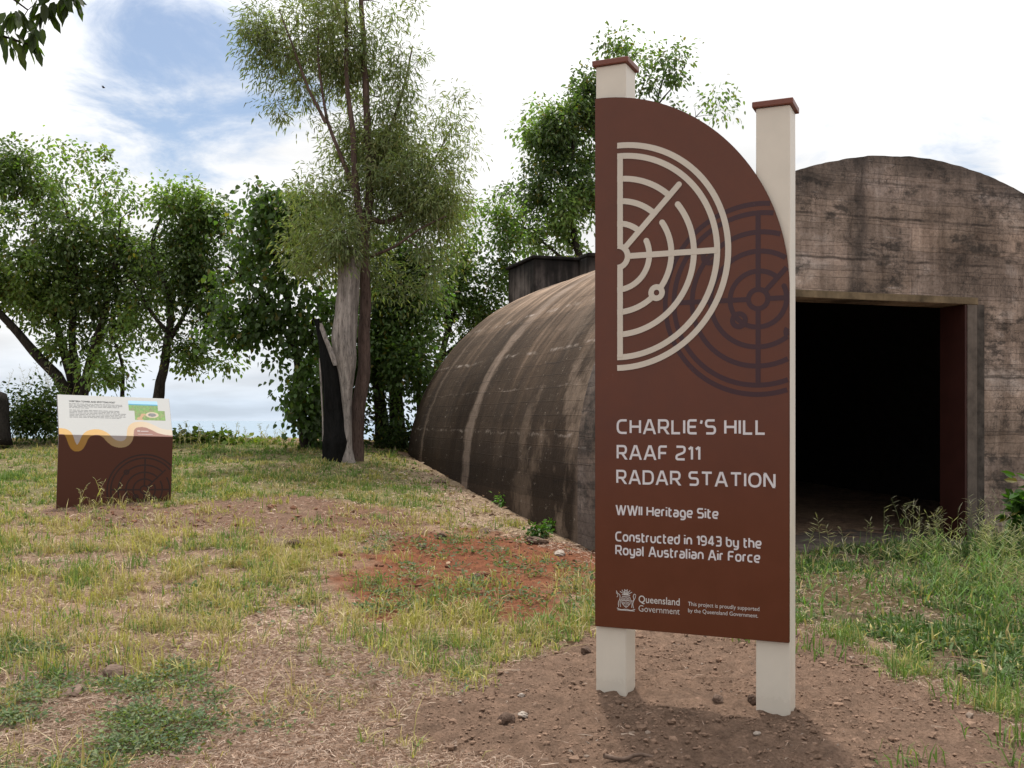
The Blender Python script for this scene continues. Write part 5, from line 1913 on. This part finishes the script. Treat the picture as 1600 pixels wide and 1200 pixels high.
def pal(n, cols, w, var=.22):
    cols = np.array(cols)
    i = rng.choice(len(cols), n, p=np.array(w) / sum(w))
    return cols[i] * (1 + (rng.random((n, 1)) - .5) * 2 * var)


def vegetation():
    dry = [(.42, .33, .20), (.36, .27, .14), (.48, .40, .26)]
    yel = [(.37, .32, .13), (.30, .28, .10), (.42, .37, .17)]
    grn = [(.135, .20, .062), (.10, .16, .048), (.18, .24, .085)]
    # ---- short mixed turf
    A = Acc()
    for y0, y1, n, hs, ws in ((3.9, 7, 190000, 1.05, .0046), (7, 11, 220000, 1.0, .0062), (11, 15, 150000, .85, .009), (15, 22.2, 165000, .62, .013)):
        nt_ = n // 11
        X, Y = sample(nt_, y0, y1)
        tid = np.repeat(np.arange(nt_), 11)
        spread = rng.gamma(2, .016, nt_)[tid] * (1 if y0 < 11 else 1.8)
        ang = rng.random(len(tid)) * 2 * np.pi
        rad_ = np.abs(rng.normal(size=len(tid))) * spread
        X, Y = X[tid] + np.cos(ang) * rad_, Y[tid] + np.sin(ang) * rad_
        n = len(X)
        tr_ = rng.random(nt_)[tid]
        tc_ = rng.random(nt_)[tid]
        th_ = rng.gamma(5, .2, nt_)[tid]
        z = zones(X, Y)
        cl = fbm(X * 2.6, Y * 2.6, 51)
        cl2 = fbm(X * 7, Y * 7, 52, 3)
        bare = np.clip(z['dirt'] * 1.05 + z['red'] * .86 + z['dirt2'] * .88 + z['brown'] * .7 + z['red2'] * .8 + z['straw'] * .90 + z['bank'] * .80, 0, 1)
        p = sstep(cl * .5 + cl2 * .5, .45, .61) * .82 + .05
        p = p * (1 - bare) + bare * .10 * sstep(cl2, .62, .75) * (1 - z['dirt'] * .96)
        p = np.where(z['weeds'] > .5, p * .38, p)
        p = p + z['back'] * .25
        ok = (tr_ < p) & ~inside_bunker(X, Y) & ~near_base(X, Y) & (z['greenr'] < .6)
        ang, tc_, th_ = ang[ok], tc_[ok], th_[ok]
        X, Y = X[ok], Y[ok]
        z = {k: v[ok] for k, v in z.items()}
        n2 = len(X)
        gm = fbm(X * 1.1, Y * 1.1, 55)
        green = np.clip(z['back'] * .5 + sstep(gm, .46, .66) * .42 + .05, 0, 1)
        green = np.where((X > 1.0), np.maximum(green, .75), green)
        tj = np.clip(tc_ + rng.normal(size=n2) * .14, 0, 1)
        c = np.where((tj < green)[:, None], pal(n2, grn, (4, 2, 3)), np.where((tj < green + (1 - green) * .45)[:, None], pal(n2, yel, (4, 3, 2)), pal(n2, dry, (3, 3, 2))))
        H = rng.gamma(4, .0145, n2) * hs + .016
        H = H * (.7 + .7 * sstep(cl[ok], .45, .7)) * (.5 + .5 * th_)
        blades(A, X, Y, H, np.full(n2, ws) * rng.uniform(.7, 1.4, n2), c, 1.3, az=ang + rng.normal(size=n2) * .5)
    tag(A.build('turf_grass', M_GRASS), 'short yellow and green grass covering the slope in patches', 'grass', kind='stuff')

    # ---- taller tufts of yellow-green grass, mid ground
    A = Acc()
    for k in range(430):
        if k % 3:
            px, py = rng.uniform(-40, 960), rng.uniform(800, 1075)
        else:
            px, py = rng.uniform(-40, 640), rng.uniform(700, 800)
        x, y = G(px, py)
        zz = zones(np.array([x]), np.array([y]))
        if zz['dirt'][0] > .2 or zz['straw'][0] > .6 or (zz['dirt2'][0] > .5 and rng.random() < .8) or (zz['red'][0] > .5 and rng.random() < .7):
            continue
        if inside_bunker(np.array([x]), np.array([y]), .2)[0]:
            continue
        m = rng.integers(18, 60)
        X = x + rng.normal(size=m) * .09
        Y = y + rng.normal(size=m) * .09
        kind = rng.random()
        c = pal(m, yel, (4, 3, 2)) if kind < .5 else pal(m, grn, (2, 2, 4)) if kind < .8 else pal(m, dry, (2, 2, 3))
        H = rng.uniform(.06, .15, m) * rng.uniform(.6, 1.2) * (.7 if y > 11 else 1)
        blades(A, X, Y, H, rng.uniform(.005, .0095, m) * max(1, y / 8), c, .8)
    tag(A.build('grass_tufts', M_GRASS), 'taller yellow green grass tufts scattered through the slope', 'grass', kind='stuff')

    # ---- dry straw lying flat
    A = Acc()
    for y0, y1, n, w in ((3.9, 6.5, 400000, .0009), (6.5, 11, 205000, .0016), (11, 17, 70000, .003)):
        X, Y = sample(n, y0, y1)
        z = zones(X, Y)
        p = np.clip(z['straw'] * .95 + z['bank'] * .7 + .22 + z['weeds'] * .15 - z['greenr'] * .12 - z['red'] * .6, 0, 1) * (1 - z['dirt'] * .994) * (1 - z['dirt2'] * .6) * (.45 + .75 * sstep(fbm(X * 5, Y * 5, 61), .35, .6))
        ok = (rng.random(n) < p) & ~inside_bunker(X, Y, .05) & ~near_base(X, Y)
        X, Y = X[ok], Y[ok]
        m = len(X)
        a = rng.random(m) * 2 * np.pi
        L = rng.gamma(2.5, .017, m) + .012
        d = np.stack([np.cos(a), np.sin(a)], 1)
        s = np.stack([-np.sin(a), np.cos(a)], 1) * (w * rng.uniform(.6, 1.3, m))[:, None]
        zb = rng.uniform(.001, .010, m)
        mid = d * (L * .5)[:, None] + s * rng.normal(size=(m, 1)) * 3
        P = np.stack([X, Y], 1)
        V = np.zeros((m, 6, 3))
        for i, (o_, sg, tz) in enumerate(((0, -1, 0), (0, 1, 0), (1, -1, 1), (1, 1, 1), (2, -.4, 0), (2, .4, 0))):
            q = P + (mid if o_ == 1 else d * L[:, None] if o_ == 2 else 0) + s * sg
            V[:, i, :2] = q
            V[:, i, 2] = (gfull(q[:, 0], q[:, 1]) if o_ != 1 else (V[:, 0, 2] + V[:, 1, 2]) / 2 - zb) + zb + tz * rng.uniform(0, .012, m) + (rng.uniform(-.004, .012, m) if o_ == 2 else 0)
        i = np.arange(m)[:, None] * 6
        F = np.concatenate([i + np.array([[0, 1, 3, 2]]), i + np.array([[2, 3, 5, 4]])])
        c = pal(m, [(.49, .36, .275), (.58, .455, .36), (.39, .275, .205), (.27, .18, .13)], (4, 3, 3, .8))
        A.add(V.reshape(-1, 3), F, np.repeat(c, 6, 0))
    tag(A.build('dry_straw', M_STRAW), 'dead straw litter lying flat on the bare ground', 'straw', kind='stuff')

    # ---- fallen leaves along the foot of the vault and under the trees
    A = Acc()
    n = 9000
    X, Y = sample(n, 5, 21.5)
    z = zones(X, Y)
    dx, dy = X - BC[0], Y - BC[1]
    q = dx * BE[0] + dy * BE[1]
    foot = np.exp(-np.clip(-4.0 - q, 0, 9) / .5) * (q < -3.9)
    p = np.clip(z['bank'] * .6 + foot + .05 + .25 * (Y > 17), 0, 1) * (1 - z['dirt'])
    ok = (rng.random(n) < p) & ~inside_bunker(X, Y, -.05)
    X, Y = X[ok], Y[ok]
    m = len(X)
    P = np.stack([X, Y, gfull(X, Y) + rng.uniform(.004, .02, m)], 1)
    a = rng.random(m) * 6.283
    D = np.stack([np.cos(a), np.sin(a), rng.uniform(-.05, .35, m)], 1)
    D /= np.linalg.norm(D, axis=1)[:, None]
    L = rng.uniform(.04, .10, m)
    V, F, CC = leaves(P, D, L, L * .45, pal(m, [(.22, .14, .085), (.30, .21, .14), (.13, .075, .045), (.36, .28, .2)], (3, 3, 2, 1)))
    A.add(V, F, CC)
    tag(A.build('fallen_leaves', M_STRAW), 'dead brown leaves lying along the foot of the bunker vault', 'leaf litter', kind='stuff')

    # ---- low leafy weeds, lower left
    A = Acc()
    n = 0
    P, D, L, C = [], [], [], []
    tries = 0
    while n < 620 and tries < 9000:
        tries += 1
        if tries % 8 == 0:
            px, py = rng.uniform(200, 1000), rng.uniform(860, 1190)
        elif tries % 8 == 1:
            px, py = rng.uniform(560, 940), rng.uniform(840, 960)
        else:
            px, py = rng.uniform(-50, 345), rng.uniform(1000, 1260)
        x, y = G(px, py)
        zz = zones(np.array([x]), np.array([y]))
        w = zz['weeds'][0]
        h = float(fbm(x * 3.2, y * 3.2, 71))
        if not ((w > .5 and h > .47 and float(fbm(x * 11, y * 11, 72)) > .46) or (tries % 8 < 2 and h > .50 and zz['dirt'][0] < .3 and rng.random() < .6)):
            continue
        m = rng.integers(14, 34)
        a = rng.random(m) * 2 * np.pi
        rr = np.abs(rng.normal(size=m)) * .085
        p = np.stack([x + rr * np.cos(a), y + rr * np.sin(a), np.zeros(m)], 1)
        p[:, 2] = gfull(p[:, 0], p[:, 1]) + rng.uniform(.006, .05, m)
        d = np.stack([np.cos(a), np.sin(a), rng.uniform(-.1, .9, m)], 1) + rng.normal(size=(m, 3)) * .3
        d /= np.linalg.norm(d, axis=1)[:, None]
        P.append(p)
        D.append(d)
        L.append(rng.uniform(.014, .036, m) * (1 if y < 7 else 1.4))
        b = (.115, .155, .085) if rng.random() < .7 else (.18, .21, .11)
        C.append(leaf_colors(m, b, None, .3, .05))
        n += 1
    P, D, L, C = map(np.concatenate, (P, D, L, C))
    V, F, CC = leaves(P, D, L, L * .42, C)
    A.add(V, F, CC)
    tag(A.build('low_weeds', M_GRASS), 'low leafy green weeds creeping over the bare ground at lower left', 'weeds', kind='stuff')

    # ---- lush broad-bladed grass to the right of the sign
    A = Acc()
    n = 60000
    X, Y = sample(n, 4.7, 12.6, 1215, 1680)
    z = zones(X, Y)
    cl = fbm(X * 2.5, Y * 2.5, 81)
    p = z['greenr'] * (.04 + .96 * sstep(cl * .7 + .3 * fbm(X * 7, Y * 7, 83), .42, .60)) * (1 - z['red2'] * .92)
    ok = (rng.random(n) < p) & ~inside_bunker(X, Y, .02)
    X, Y, cl = X[ok], Y[ok], cl[ok]
    m = len(X)
    right = sstep((X / Y), .33, .5)
    H = rng.gamma(4, .024, m) * (.65 + .6 * right + .5 * sstep(cl, .5, .7)) * (.42 + .30 * sstep(Y, 6.5, 9.5)) + .025
    c = np.where((rng.random(m) < .86)[:, None], pal(m, [(.085, .145, .048), (.060, .105, .034), (.16, .215, .105), (.10, .145, .062)], (4, 3, 2, 3)), pal(m, yel + dry, (1, 1, 1, 1, 1, 1)))
    blades(A, X, Y, H, rng.uniform(.008, .019, m), c, 1.7, tipk=.08)
    # ragged tongues creeping over the bare soil
    for px, py, k in ((1290, 1030, 20), (1320, 1015, 26), (1410, 1060, 30), (1440, 1040, 26), (1505, 1105, 34), (1520, 1090, 30), (1255, 1015, 22), (1272, 1018, 14), (1590, 1165, 26), (1595, 1200, 22), (1300, 1000, 20), (1240, 1000, 14), (1490, 1085, 30), (1425, 1205, 18), (1445, 1190, 12), (960, 1000, 14), (1160, 1000, 16), (1190, 1005, 14), (905, 975, 30), (880, 1000, 20)):
        x, y = G(px, py)
        X = x + rng.normal(size=k) * .07
        Y = y + rng.normal(size=k) * .05
        blades(A, X, Y, rng.uniform(.05, .16, k), rng.uniform(.006, .011, k), pal(k, grn + yel[:1], (4, 3, 2, 1)), .9)
    tag(A.build('lush_grass', M_GRASS), 'lush green broad-bladed grass right of the tall sign', 'grass', kind='stuff')

    # ---- tall flowering grass in front of the bunker doorway
    A = Acc()
    stalks(A, 480, lambda: (rng.uniform(1250, 1690), rng.uniform(850, 1000)), (.30, .70), lambda px: .16 + .84 * sstep(px, 1330, 1540))
    tag(A.build('seeding_grass', M_GRASS), 'tall seeding grass with pale seed heads before the bunker doorway', 'grass', kind='stuff')
    # wispy pale grass on the crest, far left
    A = Acc()
    stalks(A, 170, lambda: (rng.uniform(-30, 105), rng.uniform(668, 690)), (.9, 1.7), lambda px: 1.0, pale=True)
    stalks(A, 40, lambda: (rng.uniform(275, 450), rng.uniform(690, 702)), (.2, .5), lambda px: 1.0, pale=True)
    tag(A.build('crest_grass', M_GRASS), 'wispy pale seeding grass standing against the sky on the crest', 'grass', kind='stuff')


def stalks(A, n, where, hr, keep, pale=False, single=None):
    for k in range(n):
        px, py = where()
        if rng.random() > keep(px):
            continue
        x, y = G(px, py)
        if inside_bunker(np.array([x]), np.array([y]), .15)[0]:
            continue
        one_stalk(A, x, y, rng.uniform(*hr), pale)


def one_stalk(A, x, y, h, pale=False, w=.0035, lean=.22):
    z = float(gz(x, y))
    a = rng.random() * 6.283
    ln = rng.uniform(.05, lean) * h
    t = np.linspace(0, 1, 6)
    S = np.stack([x + np.cos(a) * ln * t ** 2, y + np.sin(a) * ln * t ** 2, z + h * (t - .06 * t ** 2)], 1)
    w = w * max(1, y / 9)
    cs = np.array((.20, .23, .10)) if not pale else np.array((.38, .33, .19))
    cs = cs * rng.uniform(.75, 1.2)
    ww = w * np.linspace(1.0, .5, 6)
    V = np.zeros((12, 3))
    V[0::2] = S - np.array([1, .25, 0]) * ww[:, None] / 2
    V[1::2] = S + np.array([1, .25, 0]) * ww[:, None] / 2
    i = np.arange(5)[:, None] * 2
    A.add(V, i + np.array([[0, 1, 3, 2]]), cs)
    # leaves on the stalk
    m = 3
    for _ in range(m):
        f = rng.uniform(.1, .6)
        p = np.array([np.interp(f, t, S[:, q]) for q in range(3)])
        b = rng.random() * 6.283
        L = rng.uniform(.10, .24) * min(1, h / .5)
        q1 = p + np.array([np.cos(b) * L * .5, np.sin(b) * L * .5, L * .45])
        q2 = p + np.array([np.cos(b) * L, np.sin(b) * L, L * .3])
        s = np.array([-np.sin(b), np.cos(b), 0]) * w * 1.1
        c = (np.array((.10, .18, .045)) if not pale else np.array((.30, .27, .13))) * rng.uniform(.7, 1.3)
        A.add([p - s, p + s, q1 - s, q1 + s, q2 - s * .1, q2 + s * .1], [(0, 1, 3, 2), (2, 3, 5, 4)], c)
    # branching seed head
    nb = rng.integers(4, 8)
    for b in range(nb):
        f = 1 - .30 * b / nb
        p = np.array([np.interp(f, t, S[:, q]) for q in range(3)])
        ang = rng.random() * 6.283
        L = rng.uniform(.035, .085) * min(1.2, h / .5)
        d = np.array([np.cos(ang) * .8, np.sin(ang) * .5, rng.uniform(.1, .7)])
        d /= np.linalg.norm(d)
        q = p + d * L
        sd_ = np.cross(d, [.2, 1, .1])
        sd_ /= np.linalg.norm(sd_)
        c = (np.array((.40, .39, .27)) if rng.random() < .7 else np.array((.27, .23, .17))) * rng.uniform(.8, 1.2)
        s0, s1 = sd_ * w * .2, sd_ * w * .5
        mid = p + d * L * .6
        A.add([p - s0, p + s0, mid - s1, mid + s1, q - s0 * .4, q + s0 * .4], [(0, 1, 3, 2), (2, 3, 5, 4)], c)


def board_weeds():
    grp = 'seeding grass stalks before the information board'
    for px, py, h, lab in ((130, 800, .34, 'single seeding grass stalk leftmost before the information board'),
                           (152, 806, .40, 'tallest seeding grass stalk before the left half of the board'),
                           (166, 804, .44, 'leaning seeding grass stalk before the middle of the board'),
                           (200, 808, .24, 'short seeding grass stalk right of the board middle'),
                           (228, 802, .32, 'seeding grass stalk over the printed emblem of the board'),
                           (246, 805, .26, 'rightmost seeding grass stalk before the information board')):
        x, y = G(px, py)
        y -= .1
        A = Acc()
        one_stalk(A, x, y, h, True, .004, .5)
        one_stalk(A, x + .03, y + .01, h * .8, True, .004, .7)
        o = A.build('grass_stalk', M_GRASS)
        tag(o, lab, 'grass stalk', grp)


def rock_mesh(name, s, seed, flat=.6):
    bm = bmesh.new()
    bmesh.ops.create_icosphere(bm, subdivisions=3, radius=1)
    for v in bm.verts:
        x, y, z = v.co
        n = float(fbm(x * 1.3 + seed * 3.1 + 9, y * 1.3 + z * 1.7, seed, 3)) - .5
        n2 = float(fbm(x * 4 + seed, z * 4 + y * 3, seed + 4, 2)) - .5
        k = 1 + n * .9 + n2 * .25
        v.co = Vector((x * k * s[0], y * k * s[1], z * k * s[2]))
    me = bpy.data.meshes.new(name)
    bm.to_mesh(me)
    bm.free()
    return me


def stones():
    L = [('rock', (180, 1058), (.075, .06, .05), M_ROCK, 'brown angular rock among the weeds at lower left'),
         ('rock', (190, 1077), (.034, .028, .02), M_ROCKP, 'small tan stone touching the angular rock'),
         ('rock', (112, 1090), (.085, .055, .03), M_ROCK, 'flat brown rock left of the angular rock'),
         ('rock', (430, 853), (.16, .10, .05), M_ROCK, 'broken flat slab of rock in the dirt before the trees'),
         ('rock', (462, 853), (.09, .07, .05), M_ROCKD, 'dark chunk touching the right end of the broken slab'),
         ('rock', (747, 905), (.05, .04, .035), M_ROCKD, 'small dark stone on the red soil patch'),
         ('rock', (689, 841), (.07, .05, .04), M_ROCKD, 'dark rock on the brown dirt above the red soil'),
         ('rock', (660, 855), (.06, .04, .03), M_ROCK, 'brown stone left below the dark rock on brown dirt'),
         ('rock', (838, 852), (.12, .07, .045), M_ROCK, 'broken reddish stone heap near the bunker foot'),
         ('rock', (874, 868), (.08, .05, .035), M_ROCKP, 'pale stone in the straw nearest the bunker corner'),
         ('rock', (757, 830), (.13, .06, .025), M_ROCKD, 'dark flat piece of bark-like rock on the straw bank'),
         ('rock', (688, 755), (.12, .09, .035), M_ROCK, 'reddish flat rock by the foot of the vault'),
         ('rock', (792, 1132), (.042, .036, .034), M_ROCKD, 'largest dark clod left of the sign posts'),
         ('rock', (817, 1127), (.034, .022, .014), M_ROCKP, 'pale flat stone right of the largest dark clod'),
         ('rock', (815, 1094), (.020, .016, .012), M_ROCKP, 'small pale stone on the dirt toward the left post'),
         ('rock', (915, 1020), (.040, .034, .034), M_ROCKD, 'round dark clod left of the left post'),
         ('rock', (1121, 1105), (.030, .026, .024), M_ROCK, 'clod lying between the two posts'),
         ('rock', (1176, 1108), (.030, .024, .03), M_ROCKD, 'dark clod against the right post'),
         ('rock', (1183, 1164), (.020, .014, .008), M_ROCKP, 'small white pebble in the shadow of the sign'),
         ('rock', (118, 1114), (.022, .016, .010), M_ROCKP, 'tiny white stone below the flat brown rock')]
    for k, (nm, (px, py), s, m, lab) in enumerate(L):
        x, y = G(px, py)
        me = rock_mesh('rock', s, 3 + k * 2)
        o = link('rock', me, m, None, (x, y, float(gfull(np.array([x]), np.array([y]))[0]) + s[2] * .45))
        o.rotation_euler = (rng.uniform(-.2, .2), rng.uniform(-.2, .2), rng.uniform(0, 6))
        tag(o, lab, 'rock', 'loose stones on the ground')
    # clods of the dug soil: uncountable
    A = Acc()
    bm = bmesh.new()
    bmesh.ops.create_icosphere(bm, subdivisions=1, radius=1)
    bv = np.array([v.co[:] for v in bm.verts])
    bf = np.array([[v.index for v in f.verts] for f in bm.faces])
    bm.free()
    n = 23000
    X, Y = sample(n, 3.9, 7.2, 430, 1680)
    z = zones(X, Y)
    cl = fbm(X * 3, Y * 3, 91)
    ok = (rng.random(n) < z['dirt'] * (.35 + .65 * sstep(cl, .4, .6))) & ~near_base(X, Y)
    X, Y = X[ok], Y[ok]
    X2, Y2 = sample(2500, 8, 12, 30, 960)
    z2 = zones(X2, Y2)
    ok = rng.random(2500) < np.clip(z2['red'] + z2['dirt2'] + z2['brown'], 0, 1) * .5
    X, Y = np.concatenate([X, X2[ok]]), np.concatenate([Y, Y2[ok]])
    Z = gfull(X, Y)
    for x, y, zz in zip(X, Y, Z):
        r = .002 + rng.gamma(1.0, .0029) if y < 7.5 else .005 + rng.gamma(1.3, .006)
        v = bv * (1 + (rng.random((len(bv), 1)) - .5) * .9) * r * np.array([1.1, 1, .75])
        c = np.array((.196, .128, .091) if y < 7.5 else (.19, .095, .06)) * rng.uniform(.75, 1.3)
        if rng.random() < .03: c = np.array((.26, .2, .16)) * rng.uniform(.7, 1.1)
        A.add(v + (x, y, zz + r * .25), bf, c)
    tag(A.build('dirt_clods', attr_mat('clod_soil', .95, .1, .3, 90)), 'loose clods of freshly dug brown soil around the posts', 'soil', kind='stuff')
    # sticks
    for px, py, L_, a, lab, r in ((985, 1194, .24, .12, 'brown stick lying on the dirt at the bottom edge', .012), (930, 1167, .10, .5, 'thin pale straw stem on the dirt left of the shadow', .0025),
                              (1385, 830, .5, .1, 'grey branch lying on the bunker threshold', .012)):
        x, y = G(px, py)
        A = Acc()
        t = np.linspace(-.5, .5, 8)
        P = np.stack([x + np.cos(a) * L_ * t, y + np.sin(a) * L_ * t, gz(x, y) + .02 + r + .01 * np.sin(t * 9)], 1)
        tubes(A, [(P, np.linspace(r, r * .6, 8))], 8, .3)
        tag(A.build('stick', M_ROCK if r > .01 else M_ROCKP, None, True), lab, 'stick')


def bird():
    c = at(162, 137, 55)
    A = Acc()
    t = np.linspace(0, 1, 7)
    P = np.stack([c[0] + (t - .5) * .16, np.full(7, c[1]), c[2] + .01 * np.sin(t * 3)], 1)
    root = empty('bird', tuple(c))
    tag(root, 'tiny dark flying bird against the white cloud', 'bird')
    tubes(A, [(P - c, np.array([.012, .03, .04, .042, .035, .022, .008]))], 8)
    m = paint('dark_feathers', (.012, .011, .010), .8, .1)
    A.build('body', m, root, True)
    for s in (-1, 1):
        V = [(-.03, 0, .01), (.04, 0, .01), (.03, s * .13, .06), (-.05, s * .2, .03), (-.03, 0, .022), (.04, 0, .022), (.03, s * .13, .066), (-.05, s * .2, .036)]
        link('wing', np_mesh('wing', V, [[(0, 1, 2, 3), (7, 6, 5, 4), (0, 4, 5, 1), (1, 5, 6, 2), (2, 6, 7, 3), (3, 7, 4, 0)]]), m, root)


ground()
bunker()
blockhouse()
heritage_sign()
info_panel()
trees()
dead_tree()
bushes()
vegetation()
board_weeds()
stones()
bird()
